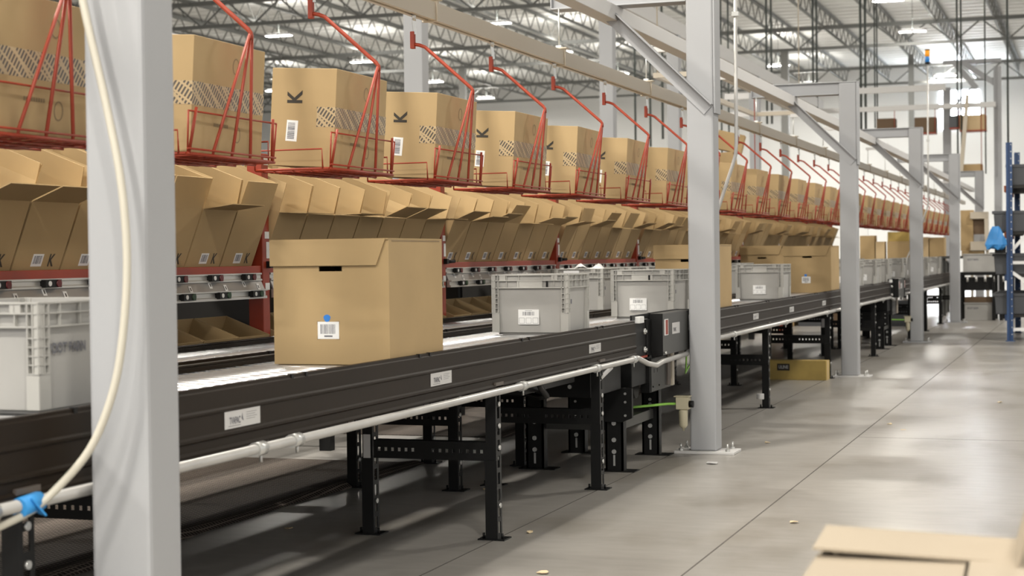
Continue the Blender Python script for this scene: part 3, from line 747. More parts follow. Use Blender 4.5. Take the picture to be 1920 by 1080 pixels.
def carrier_box():
    o = MB().box(0, CBX, 0, CBY, 0, CBZ).build('hanging_carton', CARD, bevel=.0022)
    m = MB().box(CBX, CBX + .0007, .0, CBY, .175, .262).box(CBX - .088, CBX + .0007, -.0007, 0, .175, .262).box(CBX - .088, CBX + .0007, CBY, CBY + .0007, .175, .262)
    m.build('packing_tape', TAPE, o)
    lm = MB().box(-.027, .027, -.0008, 0, -.046, .046)
    rnd = random.Random(5); z = -.036
    while z < .036:
        h = rnd.choice((.0015, .0025, .004)); lm.box(-.020, .014, -.0012, -.0008, z, z + h, 1); z += h + rnd.choice((.0015, .0025))
    lm.build('barcode_label', [LABEL, GPRINT], o, (.105, 0, .155), (0, R(3), 0))
    k_ = link(text_mesh('K', .098, INK, .85, .003), 'letter_print', o, (.118, -.0012, .30), (R(90), R(-90), 0))
    # faint round stamps and small lines printed on the side
    for cy, cz_ in ((.33, .345), (.36, .085)):
        m = MB()
        for a in range(24):
            t0, t1_ = 2 * math.pi * a / 24, 2 * math.pi * (a + 1) / 24
            m.poly([(CBX + .0008, cy + .026 * math.cos(t0), cz_ + .032 * math.sin(t0)), (CBX + .0008, cy + .026 * math.cos(t1_), cz_ + .032 * math.sin(t1_)),
                    (CBX + .0008, cy + .021 * math.cos(t1_), cz_ + .027 * math.sin(t1_)), (CBX + .0008, cy + .021 * math.cos(t0), cz_ + .027 * math.sin(t0))])
        m.build('round_stamp', INKS, o)
    m = MB()
    for q in range(9): m.box(CBX + .0006, CBX + .0009, .17 + .013 * q, .179 + .013 * q, .105, .118)
    m.build('small_print', INKS, o)
    return o
car0 = carrier(); box0 = carrier_box(); snapshot(car0); snapshot(box0)
NC = 31
first_y = 4.49
for k in range(NC):
    y = first_y + 1.2 * k
    lb = 'red wire carrier hanging from the cream track, %s from the left' % ORD[k]
    o = dup(car0, (-3.35, y, 0)); tag(o, lb, 'hanging carrier', 'red wire carriers on the overhead track')
    j = random.Random(k)
    bx = dup(box0, (-3.35 + .225 - CBX - .012, y - .275 + j.uniform(-.012, .012), 1.6915), (0, R(0.0), R(j.uniform(-1.2, 1.2))))
    bx.rotation_euler.y = R(3.5) if k < 12 else R(j.uniform(2, 4))
    bx.location.z = 1.6915 + math.sin(bx.rotation_euler.y) * CBX
    tag(bx, 'closed kraft carton with printed tape riding in the %s red carrier from the left' % ORD[k], 'box', 'taped cartons in the hanging carriers')
def kill(o):
    for c in KIDS(o): kill(c)
    bpy.data.objects.remove(o)
kill(car0); kill(box0)

# ---------------------------------------------------------------- totes
TWX, TLY, TH = .430, .415, .320
def tote_mesh_body():
    m = MB(); t = .004
    hx, hy = TWX / 2 - .012, TLY / 2 - .012; bx, by = hx - .008, hy - .008
    def ring(ax, ay, z): return [(-ax, -ay, z), (ax, -ay, z), (ax, ay, z), (-ax, ay, z)]
    A, B = ring(bx, by, .012), ring(hx, hy, TH); C, D = ring(bx - t, by - t, .012), ring(hx - t, hy - t, TH)
    va, vb, vc, vd = [[m.bm.verts.new(p) for p in r] for r in (A, B, C, D)]
    for i in range(4):
        j = (i + 1) % 4
        m.bm.faces.new((va[i], va[j], vb[j], vb[i])); m.bm.faces.new((vc[j], vc[i], vd[i], vd[j])); m.bm.faces.new((vb[i], vb[j], vd[j], vd[i]))
    m.bm.faces.new(va[::-1]); m.bm.faces.new(vc)
    m.box(-bx + .012, bx - .012, -by + .012, by - .012, 0, .0125)
    return m.mesh('tote', TOTE)
def tote_ribs():
    """corner ladder ribs and rim flanges"""
    m = MB(); X, Y = TWX / 2, TLY / 2; p = .012
    for z, h in ((TH - .004, .006), (TH - .033, .004), (TH - .072, .005)):
        for s in (-1, 1):
            a, b = sorted((s * (Y - p), s * Y)); m.box(-X, X, a, b, z, z + h)
            a, b = sorted((s * (X - p), s * X)); m.box(a, b, -Y + p, Y - p, z, z + h)
    for s in (-1, 1):
        for c in (-1, 1):
            for q in (0, .017, .034):
                xx = c * (X - .004 - q); a, b = sorted((s * (Y - p - .006), s * Y)); m.box(xx - .0018, xx + .0018, a, b, .115, TH)
                yy = c * (Y - .004 - q); a, b = sorted((s * (X - p - .006), s * X)); m.box(a, b, yy - .0018, yy + .0018, .115, TH)
            z = .115
            while z < TH - .08:
                x0, x1 = sorted((c * (X - .040), c * X)); a, b = sorted((s * (Y - p - .006), s * (Y - .001))); m.box(x0, x1, a, b, z, z + .003)
                y0, y1 = sorted((c * (Y - .040), c * Y)); a, b = sorted((s * (X - p - .006), s * (X - .001))); m.box(a, b, y0, y1, z, z + .003)
                z += .0255
            x0, x1 = sorted((c * (X - .044), c * (X - .0032)));
            a, b = sorted((s * (Y - p - .010), s * (Y - .002))); m.box(x0, x1, a, b, .014, .115)
            y0, y1 = sorted((c * (Y - .043), c * (Y - .0034))); a, b = sorted((s * (X - p - .009), s * (X - .002))); m.box(a, b, y0, y1, .014, .115)
        for xx in (-.13, -.06, .07, .135):
            a, b = sorted((s * (Y - p), s * (Y - .002))); m.box(xx - .0015, xx + .0015, a, b, TH - .072, TH)
        for yy in (-.125, -.05, .05, .125):
            a, b = sorted((s * (X - p), s * (X - .002))); m.box(a, b, yy - .0015, yy + .0015, TH - .072, TH)
    return m.mesh('rib_frame', TOTEL)
def tote_label_mesh():
    m = MB().box(-.058, .058, -.0006, 0, -.040, .040)
    bars(m, -.034, .034, .008, .028, 'y', 8, 1, .0006)
    m.box(-.02, .02, -.0009, -.0006, .033, .0345, 1)
    for xc in (-.038, 0, .038):           # plain square outlines, codes left out
        for a, b, c_, d_ in ((xc - .015, xc + .015, -.034, -.0328), (xc - .015, xc + .015, -.0052, -.004), (xc - .015, xc - .0138, -.034, -.004), (xc + .0138, xc + .015, -.034, -.004)):
            m.box(a, b, -.0009, -.0006, c_, d_, 1)
    return m.mesh('barcode_label', [LABEL, GPRINT])
TBM, TRM, TLM = tote_mesh_body(), tote_ribs(), tote_label_mesh()
TPM = MB().box(-.07, .07, -.0, .010, TH - .068, TH - .030).box(-.17, -.135, 0, .010, TH - .034, TH - .004).box(.12, .155, 0, .010, TH - .034, TH - .004).mesh('handle_plate', TOTEL)
PLM = MB().box(0, .002, -.014, .014, -.012, .012).mesh('small_plate', GPRINT)
def tote(loc, label, rz=0.0, lab=True, slot=False, cat='tote', lx=-.01, group='grey plastic totes', plate=True):
    o = link(TBM, 'plastic_tote', None, loc, (0, 0, rz)); tag(o, label, cat, group)
    link(TRM, 'rib_frame', o)
    link(TPM, 'handle_plate', o, (0, -TLY / 2 + .002, 0))
    if lab: link(TLM, 'barcode_label', o, (lx, -TLY / 2 + .0115, .095))
    if plate: link(PLM, 'side_plate', o, (TWX / 2 - .013, -TLY / 2 + .09, .175))
    if slot: MB().box(-.006, .006, 0, .002, -.016, .016).build('slot', BLACK, o, (.098 if slot == 1 else .05, -TLY / 2 - .0005, TH - .05))
    return o
T0 = tote((-2.93, 4.13, ZR), 'large blurred grey tote at the left edge of the photo, dark lettering on its side', 0, lab=False, plate=False)
# lettering stencilled on the side
T0.scale = (1, 1.30, .96)
link(text_mesh('BOOT BARN', .040, GPRINT, .62, .0016), 'stencilled_lettering', T0, (TWX / 2 - .0095, -.095, .185), FY)
tote((-2.845, 8.62, ZR), 'grey tote with white barcode label on the front conveyor, right of the big tan box', R(1), slot=1)
tote((-2.805, 10.83, ZR), 'grey tote half hidden by the drive unit cover, just left of the second grey post', R(-1), slot=2, lx=-.03)
tote((-2.842, 15.05, ZR), 'grey tote with barcode label, right of the second grey post', 0, lx=.0)
tote((-3.67, 12.15, ZR), 'grey tote on the second conveyor with white paper sticking out of its top', 0, lab=False)
tote((-3.67, 12.95, ZR), 'grey tote on the second conveyor, touching the back of the paper-filled tote', 0, lab=False)
tote((-3.67, 13.5, ZR), 'grey tote on the second conveyor, partly hidden behind the second tan lidded box', 0, lab=False)
tote((-3.62, 17.3, ZR), 'grey tote on the second conveyor, behind the labelled tote right of the second grey post', 0, lab=False)
for k, (y, lb) in enumerate([(20.3, 'first'), (22.0, 'second'), (23.3, 'third'), (25.2, 'fourth'), (27.0, 'fifth'), (29.0, 'sixth'), (31.3, 'seventh')]):
    tote((-2.86, y, ZR), '%s small grey tote on the conveyor counting on from the third grey post' % lb, R((-1) ** k), lx=.03)
for k, y in enumerate((20.6, 21.3, 22.9, 24.4, 25.2, 26.6)):
    tote((-3.66, y, ZR), 'distant grey tote on the second conveyor between the third and fourth grey posts', 0, lab=False, group='distant totes on the second conveyor')
# paper in the second-conveyor tote
m = MB(); prnd = random.Random(4)
N_ = 9
vs = [[m.bm.verts.new((-.16 + .36 * i / N_, -.13 + .26 * j / 4, .30 + .032 * math.sin(i * 1.7 + j) * (1 if 0 < j < 4 else .4) + (.03 if 1 < i < 8 else 0) + (.035 if i == N_ and j == 2 else 0))) for j in range(5)] for i in range(N_ + 1)]
for i in range(N_):
    for j in range(4): m.bm.faces.new((vs[i][j], vs[i + 1][j], vs[i + 1][j + 1], vs[i][j + 1]))
m.box(-.10, .10, -.10, .10, .05, .27)
o = m.build('crumpled_paper', PAPER, None, (-3.67, 12.15, ZR)); tag(o, 'crumpled white paper sticking out of the tote on the second conveyor', 'paper')
sm = o.modifiers.new('thick', 'SOLIDIFY'); sm.thickness = .002
o = MB().box(-.06, .06, -.004, 0, 0, .04).build('paper_slip', PAPER, None, (-3.70, 12.15 - TLY / 2 - .001, ZR + TH - .052), (R(2), 0, R(1))); tag(o, 'white slip hooked over the front rim of the paper-filled tote', 'paper slip')

# ---------------------------------------------------------------- big lidded cartons
def lid_carton(name, w, d, h, label, loc, rz=0, dot=True, lab=True, lift=0.0, fh=.10):
    t = .006
    o = MB().box(-w / 2, w / 2, 0, t, 0, h * .82 - .0).mesh('x', CARD); bpy.data.meshes.remove(o)
    m = MB()
    hz, hh, hw = h - .122, .020, .050
    # front wall with a real hand hole (frame of four pieces)
    m.box(-w / 2, w / 2, 0, t, 0, hz); m.box(-w / 2, -hw, 0, t, hz, hz + hh); m.box(hw, w / 2, 0, t, hz, hz + hh); m.box(-w / 2, w / 2, 0, t, hz + hh, h)
    m.box(-w / 2, w / 2, d - t, d, 0, h); m.box(-w / 2, -w / 2 + t, t, d - t, 0, h); m.box(w / 2 - t, w / 2, t, d - t, 0, h)
    m.box(-w / 2 + t, w / 2 - t, t, d - t, .002, t)
    o = m.build('lidded_carton', CARD2 if False else CARD, None, loc, (0, 0, rz)); tag(o, label, 'box', 'lidded cartons on the conveyors')
    l = empty('lid', (0, d, h), (-lift, 0, 0)); l.parent = o
    bpy.data.objects.remove(l)
    lid = MB().box(-w / 2 - .004, w / 2, -d - .006, 0, 0, .005).build('lid', CARD, o, (0, d, h + .0005), (-lift, 0, 0))
    # front flap of the lid with one slanted end
    MB().prism([(-w / 2 - .010, .004), (w / 2 - .01, .004), (w / 2 - .050, -fh), (-w / 2 - .010, -fh)], -d - .011, -d - .0062, 'y').build('lid_flap', CARD, lid)
    MB().box(w / 2 + .0004, w / 2 + .0012, .03, d - .03, h - .007, h - .003).build('lid_crease', INKS, o)
    if lab:
        m = MB().box(-.046, .046, -.0008, 0, -.034, .034); bars(m, -.034, .034, -.014, .024, 'y', 6, 1, .0008); m.box(-.018, .018, -.0011, -.0008, -.026, -.020, 1)
        m.build('barcode_label', [LABEL, GPRINT], o, (-.012, 0, .135))
        m = MB()
        for sx_ in (-1, 1):
            for sz in (-1, 1):
                m.box(*sorted((sx_ * .049, sx_ * .034)), -.0006, 0, *sorted((sz * .037, sz * .035))); m.box(*sorted((sx_ * .049, sx_ * .047)), -.0006, 0, *sorted((sz * .037, sz * .024)))
        m.build('corner_mark', INKS, o, (-.012, 0, .135))
    if dot:
        p = [(-.017 + .0145 * math.cos(a) * (1 + .12 * math.sin(3 * a)), .0145 * math.sin(a) + .183) for a in [2 * math.pi * q / 18 for q in range(18)]]
        MB().prism(p, -.0014, 0, 'y').build('blue_sticker', BLUE, o)
    return o
lid_carton('a', .500, .575, .490, 'big tan lidded carton with blue dot and barcode on the front conveyor, nearest the camera', (-2.850, 5.985, ZR), R(.5))
lid_carton('b', .490, .42, .485, 'tan lidded carton passing behind the second grey post, hand hole at its upper edge', (-2.858, 12.13, ZR), 0)
lid_carton('c', .500, .59, .488, 'tan lidded carton with small blue dot, just left of the third grey post', (-2.868, 17.66, ZR), 0)
lid_carton('d', .500, .56, .480, 'tan carton with popped lid on second conveyor, behind the blue-dot carton', (-3.66, 19.3, ZR), 0, dot=False, lab=False, lift=R(2.5))

# ---------------------------------------------------------------- things on the floor
# yellowed carton
o = MB().box(0, .645, 0, .17, 0, .200).build('long_carton', CYEL, None, (-3.22, 17.02, 0), (0, 0, R(-3)), bevel=.004)
tag(o, 'long low yellowed carton lying on the floor by the foot of the third grey post', 'box')
MB().box(.0, .646, .078, .092, .1995, .2012).box(.6445, .6457, .055, .115, .0, .2).build('packing_tape', CYEL if False else CARD2, o)
p = MB().box(.14, .27, -.001, 0, .095, .165).build('brand_patch', INK, o)
link(text_mesh('ULINE', .046, SLABEL, .8, .001), 'lettering', p, (.205, -.0016, .13), FX)
# water bottle
o = empty('water_bottle', (-2.63, 13.74, 0)); tag(o, 'small clear water bottle standing on the floor between second and third grey posts', 'bottle')
MB().lathe([(.001, 0), (.028, 0), (.031, .008), (.0305, .05), (.028, .06), (.031, .07), (.031, .14), (.026, .17), (.012, .20), (.012, .215)], 16).build('bottle_body', GLASSM, o)
MB().lathe([(.0315, .085), (.0318, .09), (.0318, .125), (.0315, .13)], 16).build('bottle_label', SLABEL, o)
MB().lathe([(.001, .216), (.014, .216), (.014, .234), (.001, .235)], 14).build('cap', LABEL, o)
# cardboard scraps
sc = [(-3.649, 7.164, .05, 'scrap of cardboard on the floor under the front conveyor'), (-2.50, 7.36, .05, 'torn cardboard scrap beside the foot of the nearest full conveyor leg'),
      (-2.235, 10.09, .09, 'pale paper scrap on the floor before the second grey post'), (-1.367, 7.96, .055, 'small folded cardboard scrap alone on the bright aisle floor'),
      (-2.118, 11.288, .05, 'thin scrap on the aisle floor right of the second grey post'), (-1.46, 12.715, .05, 'upper of two small scraps beside the floor joint'),
      (-1.316, 12.278, .05, 'lower of two small scraps beside the floor joint'), (-2.129, 23.4, .09, 'distant pale scrap by the foot of the fourth grey post'),
      (-2.124, 6.43, .06, 'scrap cut by the bottom edge of the photo'), (-3.20, 8.67, .045, 'yellowish scrap beside the rear leg under the conveyor'), (-.77, 14.74, .05, 'tiny scrap at the right side of the aisle')]
srnd = random.Random(2)
for x, y, s, lb in sc:
    n = 6; pts = [(s * .5 * math.cos(2 * math.pi * i / n + .3) * srnd.uniform(.6, 1.1), s * .42 * math.sin(2 * math.pi * i / n + .3) * srnd.uniform(.6, 1.1)) for i in range(n)]
    m = MB(); va = [m.bm.verts.new((a, b, .001 + srnd.uniform(0, .009))) for a, b in pts]; vb = [m.bm.verts.new((v.co.x, v.co.y, v.co.z + .003)) for v in va]
    m.bm.faces.new(va[::-1]); m.bm.faces.new(vb)
    for i in range(n): m.bm.faces.new((va[i], va[(i + 1) % n], vb[(i + 1) % n], vb[i]))
    tag(m.build('floor_scrap', CEDGE if s < .085 else SLABEL, None, (x, y, 0), (0, 0, srnd.uniform(0, 6))), lb, 'scrap')
# woven mat under the rack
def mat_thing(y0, y1, lb):
    m = MB(); xs = [-3.99, -4.03, -4.06, -4.10, -4.16, -5.30]; zs = [.004, .016, .018, .012, .006, .005]
    n = 24; rows = []
    for j in range(n + 1):
        y = y0 + (y1 - y0) * j / n; w_ = .02 * math.sin(y * 2.3) + .012 * math.sin(y * 6.1)
        rows.append([m.bm.verts.new((x + (w_ if i < 5 else 0), y, z + (.008 * (1 + math.sin(y * 3.1)) if 0 < i < 4 else 0))) for i, (x, z) in enumerate(zip(xs, zs))])
    for a, b in zip(rows, rows[1:]):
        for i in range(len(xs) - 1): m.bm.faces.new((a[i], b[i], b[i + 1], a[i + 1]))
    o = m.build('mesh_mat', MESHM); tag(o, lb, 'mat', None); s_ = o.modifiers.new('thick', 'SOLIDIFY'); s_.thickness = .004
mat_thing(2.5, 9.7, 'dark woven mesh mat with a curled edge on the floor under the box rack')
mat_thing(11.2, 16.5, 'second dark mesh mat under the rack behind the second grey post')

# ---------------------------------------------------------------- blurred cartons in the near right corner
def near_cartons():
    ang = R(2.0); org = (-.455, 2.66)
    o = MB().box(0, .62, 0, .42, 0, .385).build('stacked_carton', CPALE, None, (*org, 0), (0, 0, ang), bevel=.003); tag(o, 'closed tan carton at the very bottom right, under the blurred one', 'box')
    t = .005; m = MB(); W_, D2, H2 = .62, .42, .372
    m.box(0, W_, 0, D2, 0, t); m.box(0, W_, 0, t, t, H2); m.box(0, W_, D2 - t, D2, t, H2); m.box(0, t, t, D2 - t, t, H2); m.box(W_ - t, W_, t, D2 - t, t, H2)
    b = m.build('near_carton', CPALE, None, (*org, .3855), (0, 0, ang)); tag(b, 'blurred tan carton with loose top flaps in the bottom right corner', 'box')
    MB().box(.004, .255, .002, .25, 0, .005).build('flap', CPALE, b, (0, 0, H2 + .001), (R(.5), 0, 0))             # near flap, lying flat
    MB().prism([(.0, 0), (.255, 0), (.36, 0), (W_, 0), (W_, .005), (0, .005)], -.20, 0, 'y').build('flap', CPALE, b, (0, D2 + .0, H2 + .028), (R(2.0), R(2.2), 0))   # rear flap raised at its left end
    MB().box(.262, W_, .004, .25, 0, .005).build('flap', CPALE, b, (0, 0, H2 + .003), (0, R(-1.2), 0))
    MB().box(0, .005, .0, .30, 0, .16).build('flap', CPALE, b, (.335, .16, H2 + .016), (R(0), R(16), 0))
near_cartons()

# ---------------------------------------------------------------- blue storage rack at the right
o = empty('storage_rack', (-1.19, 24.76, 0)); tag(o, 'blue steel storage rack holding dark grey bins at the right edge', 'rack')
for dx, dy in ((0, 0), (1.1, 0), (0, 2.6), (1.1, 2.6)):
    p = MB().box(dx, dx + .03, dy, dy + .07, .01, 2.83).box(dx + .055, dx + .085, dy, dy + .07, .01, 2.83).box(dx + .03, dx + .055, dy + .02, dy + .03, .01, 2.83).build('upright', BRACKD, o)
    m = MB()
    for q in range(28): m.cyl((dx + .07, dy, .1 + .1 * q), (dx + .07, dy - .002, .1 + .1 * q), .007, 8)
    m.build('bolt_set', BOLT, p)
    MB().box(dx - .02, dx + .11, dy - .02, dy + .09, 0, .01).build('foot_plate', BRACKD, p)
for a, b in (((.08, .03, .17), (1.1, .03, .17)), ((.08, .03, 1.12), (1.1, .03, 1.12)), ((.08, .03, .98), (1.1, .03, .22)), ((.08, .03, 1.30), (1.1, .03, 2.45))):
    MB().bar(a, b, .03, .045, 0, up=(0, 0, 1)).build('brace', LABEL, o)
for z in (.38, .95, 1.56, 2.22):
    MB().box(-.02, 1.18, .07, 2.60, z - .04, z).build('shelf', DARKM, o)
    MB().box(-.03, -.005, .06, 2.6, z - .09, z).build('shelf_beam', ORANGE if z > 1 else BRACKD, o)
def bin_mesh():
    t = .006; m = MB(); W_, D2, H2 = .55, .60, .30
    m.prism([(-.02, .0), (W_ + .0, .0), (W_ + .02, H2), (-.04, H2)], 0, t); m.prism([(-.02, .0), (W_, .0), (W_ + .02, H2), (-.04, H2)], D2 - t, D2)
    m.hexa([(-.02, 0, 0), (-.02 + t, 0, 0), (-.02 + t, D2, 0), (-.02, D2, 0), (-.04, 0, H2), (-.04 + t, 0, H2), (-.04 + t, D2, H2), (-.04, D2, H2)])
    m.hexa([(W_ - t, 0, 0), (W_, 0, 0), (W_, D2, 0), (W_ - t, D2, 0), (W_ + .02 - t, 0, H2), (W_ + .02, 0, H2), (W_ + .02, D2, H2), (W_ + .02 - t, D2, H2)])
    m.box(-.02, W_, 0, D2, 0, t)
    m.box(-.06, W_ + .04, -.015, 0, H2 - .04, H2); m.box(-.06, -.04, 0, D2, H2 - .04, H2)
    return m.mesh('storage_bin', BIN)
bm_ = bin_mesh(); lev = {.38: 'lowest', .95: 'second', 1.56: 'third', 2.22: 'top'}
for z in (.38, .95, 1.56, 2.22):
    for k, y in enumerate((.12, .80, 1.48)):
        for q, dx in enumerate((-.14 if z < 2 else .05, .52)):
            b = link(bm_, 'storage_bin', None, (-1.19 + dx, 24.76 + y, z + .001)); 
            tag(b, 'dark grey bin on %s rack level, %s from the front, %s side' % (lev[z], ('first', 'second', 'third')[k], ('aisle', 'inner')[q]), 'bin', 'dark bins on the blue rack')
# blue film
m = MB(); rr = random.Random(3)
prof = [(.0, .02), (.03, .03), (.06, .10), (.10, .20), (.13, .32), (.12, .40)]
n = 14
rings = []
for j, (z, r_) in enumerate([(0.0, .13), (.05, .145), (.12, .13), (.20, .10), (.27, .07), (.31, .04)]):
    rings.append([m.bm.verts.new((r_ * math.cos(2 * math.pi * i / n) * rr.uniform(.85, 1.15), r_ * .6 * math.sin(2 * math.pi * i / n) * rr.uniform(.85, 1.15), z + (.03 * math.sin(i * 2.1) if j == 0 else 0))) for i in range(n)])
for a, b in zip(rings, rings[1:]):
    for i in range(n): m.bm.faces.new((a[i], a[(i + 1) % n], b[(i + 1) % n], b[i]))
m.bm.faces.new(rings[0][::-1]); m.bm.faces.new(rings[-1])
tag(m.build('plastic_bag', BAGM, None, (-1.33, 24.66, 1.33)), 'bright blue plastic bag hanging on the aisle side of the blue rack', 'bag')
tag(MB().box(-.02, .22, 0, .2, 0, .012).box(.05, .2, .02, .16, .012, .15).build('black_pouch', BLACK, None, (-1.40, 24.72, 1.255)), 'small black bundle right under the blue plastic bag', 'bundle')

# ---------------------------------------------------------------- cross conveyor and packing area behind the fifth post
o = empty('packing_table', (-2.05, 32.2, 0)); tag(o, 'black steel packing stand with grey tote stack at the end of the aisle', 'packing stand')
MB().box(-.35, .62, 0, .8, .84, .90).build('table_top', BLACK, o)
for x in (-.33, .27, .40, .58):
    for y in (.02, .76): MB().box(x - .03, x + .03, y - .02, y + .02, 0, .84).build('leg', BLACK, o)
MB().box(-.30, .25, .05, .7, .56, .80).build('motor_box', BLACK, o)
for k in range(5): MB().cyl((-.2 + .16 * k, .02, .72), (-.2 + .16 * k, .02, .82), .022, 8).build('roller_end', BOLT, o)
GT = empty('x'); bpy.data.objects.remove(GT)
def plain_tote(w, d, h, loc, lb, txt=True):
    t = .006; m = MB(); m.box(-w / 2, w / 2, 0, t, 0, h).box(-w / 2, w / 2, d - t, d, 0, h).box(-w / 2, -w / 2 + t, t, d - t, 0, h).box(w / 2 - t, w / 2, t, d - t, 0, h).box(-w / 2, w / 2, 0, d, 0, t)
    m.box(-w / 2 - .012, w / 2 + .012, -.012, 0, h - .02, h).box(w / 2, w / 2 + .012, 0, d, h - .02, h)
    o = m.build('plastic_tote', TOTE, None, loc, bevel=.003); tag(o, lb, 'tote', 'grey plastic totes')
    if txt: link(text_mesh('BOOT BARN', .05, GPRINT, .7, .0015), 'stencilled_lettering', o, (-w * .20, -.0008, h * .68), FX)
    return o
plain_tote(.60, .40, .34, (-2.03, 32.25, .902), 'long grey tote on top of the black packing stand left of the blue rack')
plain_tote(.50, .40, .33, (-2.06, 32.28, .0), 'grey tote on the floor inside the black packing stand')
o = MB().box(0, .50, 0, .35, 0, .10).build('flat_carton', BROWNP, None, (-2.31, 32.3, .332), bevel=.003); tag(o, 'flat brown carton lying on the floor tote inside the packing stand', 'box')
# cartons, benches and machine behind
def carton(x, y, z, w, d, h, lb, m_=None, rz=0, cat='box'):
    o = MB().box(-w / 2, w / 2, 0, d, 0, h).build('stored_carton', m_ or CARD, None, (x, y, z), (0, 0, rz), bevel=.004); tag(o, lb, cat, 'cartons stored in the background')
    MB().box(-w / 2 - .0, w / 2 + .0008, d * .46, d * .54, h - .0005, h + .001).build('packing_tape', CARD2, o); return o
Y0b = 36.0
carton(-4.57, Y0b, 1.10, .31, .4, .55, 'tall tan carton in the background between third and fourth posts, farthest left')
carton(-4.30, Y0b, 1.10, .19, .3, .42, 'pale carton in the background, second from left between third and fourth posts', CARD2)
carton(-3.92, Y0b, 1.10, .47, .5, .42, 'wide tan carton in the background just left of the fourth post')
carton(-3.93, Y0b + .05, 1.521, .44, .4, .20, 'flat carton on top of the wide background carton left of the fourth post', CYEL)
carton(-3.36, Y0b, 1.10, .12, .4, .50, 'narrow carton in the background right of the fourth post', CARD2)
carton(-3.13, Y0b, 1.10, .30, .5, .49, 'tan carton in the background between the fourth and fifth posts')
carton(-4.57, Y0b, .55, .60, .5, .5, 'carton under the background bench, left', BROWNP); carton(-3.5, Y0b, .55, .60, .5, .5, 'carton under the background bench, right', BROWNP)
o = MB().box(-5.0, -2.9, Y0b - .1, Y0b + .8, 1.06, 1.099).build('work_bench', DGREY); tag(o, 'long bench carrying cartons far behind the conveyors', 'bench')
for x in (-4.95, -3.9, -2.98): MB().box(x, x + .05, Y0b, Y0b + .05, 0, 1.06).box(x, x + .05, Y0b + .6, Y0b + .65, 0, 1.06).build('leg', DGREY, o)
MB().box(-4.9, -3.0, Y0b + .05, Y0b + .75, .53, .549).build('lower_shelf', DGREY, o)
carton(-2.38, 34, 1.30, .24, .4, .80, 'tall tan carton standing right of the fifth grey post')
o = empty('box_machine', (-2.17, 33.9, 0)); tag(o, 'cream machine frame with a brown panel right of the fifth grey post', 'machine')
MB().box(-.14, .20, 0, .3, 1.92, 2.06).box(-.14, .20, 0, .3, 1.30, 1.48).box(.13, .20, 0, .3, 1.48, 1.92).box(-.14, -.10, .1, .3, .02, 1.3).box(.15, .20, .1, .3, 0, 1.3).build('machine_frame', CREAM, o, bevel=.01)
MB().box(-.12, .13, .12, .2, 1.62, 1.92).build('panel', BROWNP, o); MB().box(-.08, .13, .12, .2, 1.48, 1.62).build('vent_panel', ALUP, o)
carton(-2.27, 33.95, 1.20, .42, .4, .098, 'flat tan carton below the cream machine', CARD)
o = MB().box(-2.9, -1.7, 33.8, 34.6, 1.15, 1.199).box(-2.88, -2.83, 33.85, 33.9, 0, 1.15).box(-1.77, -1.72, 33.85, 33.9, 0, 1.15).box(-2.88, -2.83, 34.5, 34.55, 0, 1.15).box(-1.77, -1.72, 34.5, 34.55, 0, 1.15).build('work_bench', DGREY); tag(o, 'bench under the cream machine right of the fifth grey post', 'bench')

for k, (x, wd, h, m_) in enumerate([(-6.5, .5, .8, CARD), (-5.9, .55, .6, BROWNP), (-5.3, .5, .85, CARD), (-4.75, .45, .55, BIN), (-4.2, .5, .8, BROWNP), (-3.65, .45, .6, CARD), (-3.2, .35, .45, BIN)]):
    carton(x, 29.6, 0, wd, .6, h, '%s background container on the floor past the rack end, from the left' % ORD[k], m_, cat='box')
# second row of white posts to the left, with their headers
for y, lb in ((17.0, 'white steel post rising behind the second and third hanging cartons'), (24.7, 'white steel post left of the second grey frame, behind the cartons'), (29.0, 'narrow white steel post just left of the second grey post'), (36.5, 'far white steel post right of the second grey post')):
    o = MB().box(-7.17, -6.95, y, y + .2, 0, 5.2).box(-7.25, -6.85, y - .08, y + .28, 0, .02).build('steel_post', GREY, bevel=.01); tag(o, lb, 'column', 'white steel posts behind the rack')
o = MB().box(-7.16, -6.98, 14, 46, 5.2, 5.45).build('runner_beam', WHITEP); tag(o, 'high white beam carried by the posts behind the rack', 'beam')

# high track line at the back, with hanging cartons
def hbeam(x0, x1, y, z, h, lb):
    tag(MB().box(x0, x1, y, y + .12, z, z + h).build('high_track', WHITEP), lb, 'beam')
hbeam(-9.5, -3.66, 44.95, 5.50, .16, 'upper pale beam crossing high behind the third grey frame')
hbeam(-9.5, -2.4, 44.95, 5.02, .13, 'lower pale beam crossing high behind the third grey frame')
def high_box(x, z, w, h, lb, m_=BROWNP, y=45.0, tray=True, ztop=5.03):
    carton(x, y, z, w, .45, h, lb, m_)
    if tray:
        t = empty('wire_carrier', (x, y, z)); tag(t, 'far red tray under the ' + lb, 'hanging carrier', 'far red wire carriers')
        m = MB().box(-w / 2 , w / 2 , -.04, .50, -.03, -.001); m.build('tray_grid', REDL, t)
        MB().cyl((0, .06, -.02), (0, .06, 0), .02, 6).tube([(w / 2 - .01, -.02, -.02), (w / 2 - .01, -.02, ztop - z)], .010, 6).build('hanger_rod', REDL, t)
high_box(-5.20, 4.53, .48, .30, 'dark brown open carton high up left of the beacon')
high_box(-4.19, 4.42, .54, .40, 'dark brown carton high up right behind the beacon pole')
high_box(-3.44, 4.52, .26, .32, 'dark carton high up left of the leaning white strut', BIN)
high_box(-2.98, 4.44, .66, .40, 'large pale tan carton high up behind the leaning white strut', CARD2)
high_box(-3.03, 3.36, .55, .20, 'tan carton below the high trays near the leaning strut', CARD, ztop=5.03)
t = MB().bar((-3.10, 44.9, 5.35), (-3.28, 44.9, 3.3), .10, .10).build('leaning_strut', CREAM); tag(t, 'cream strut leaning in front of the high hanging carton', 'strut')
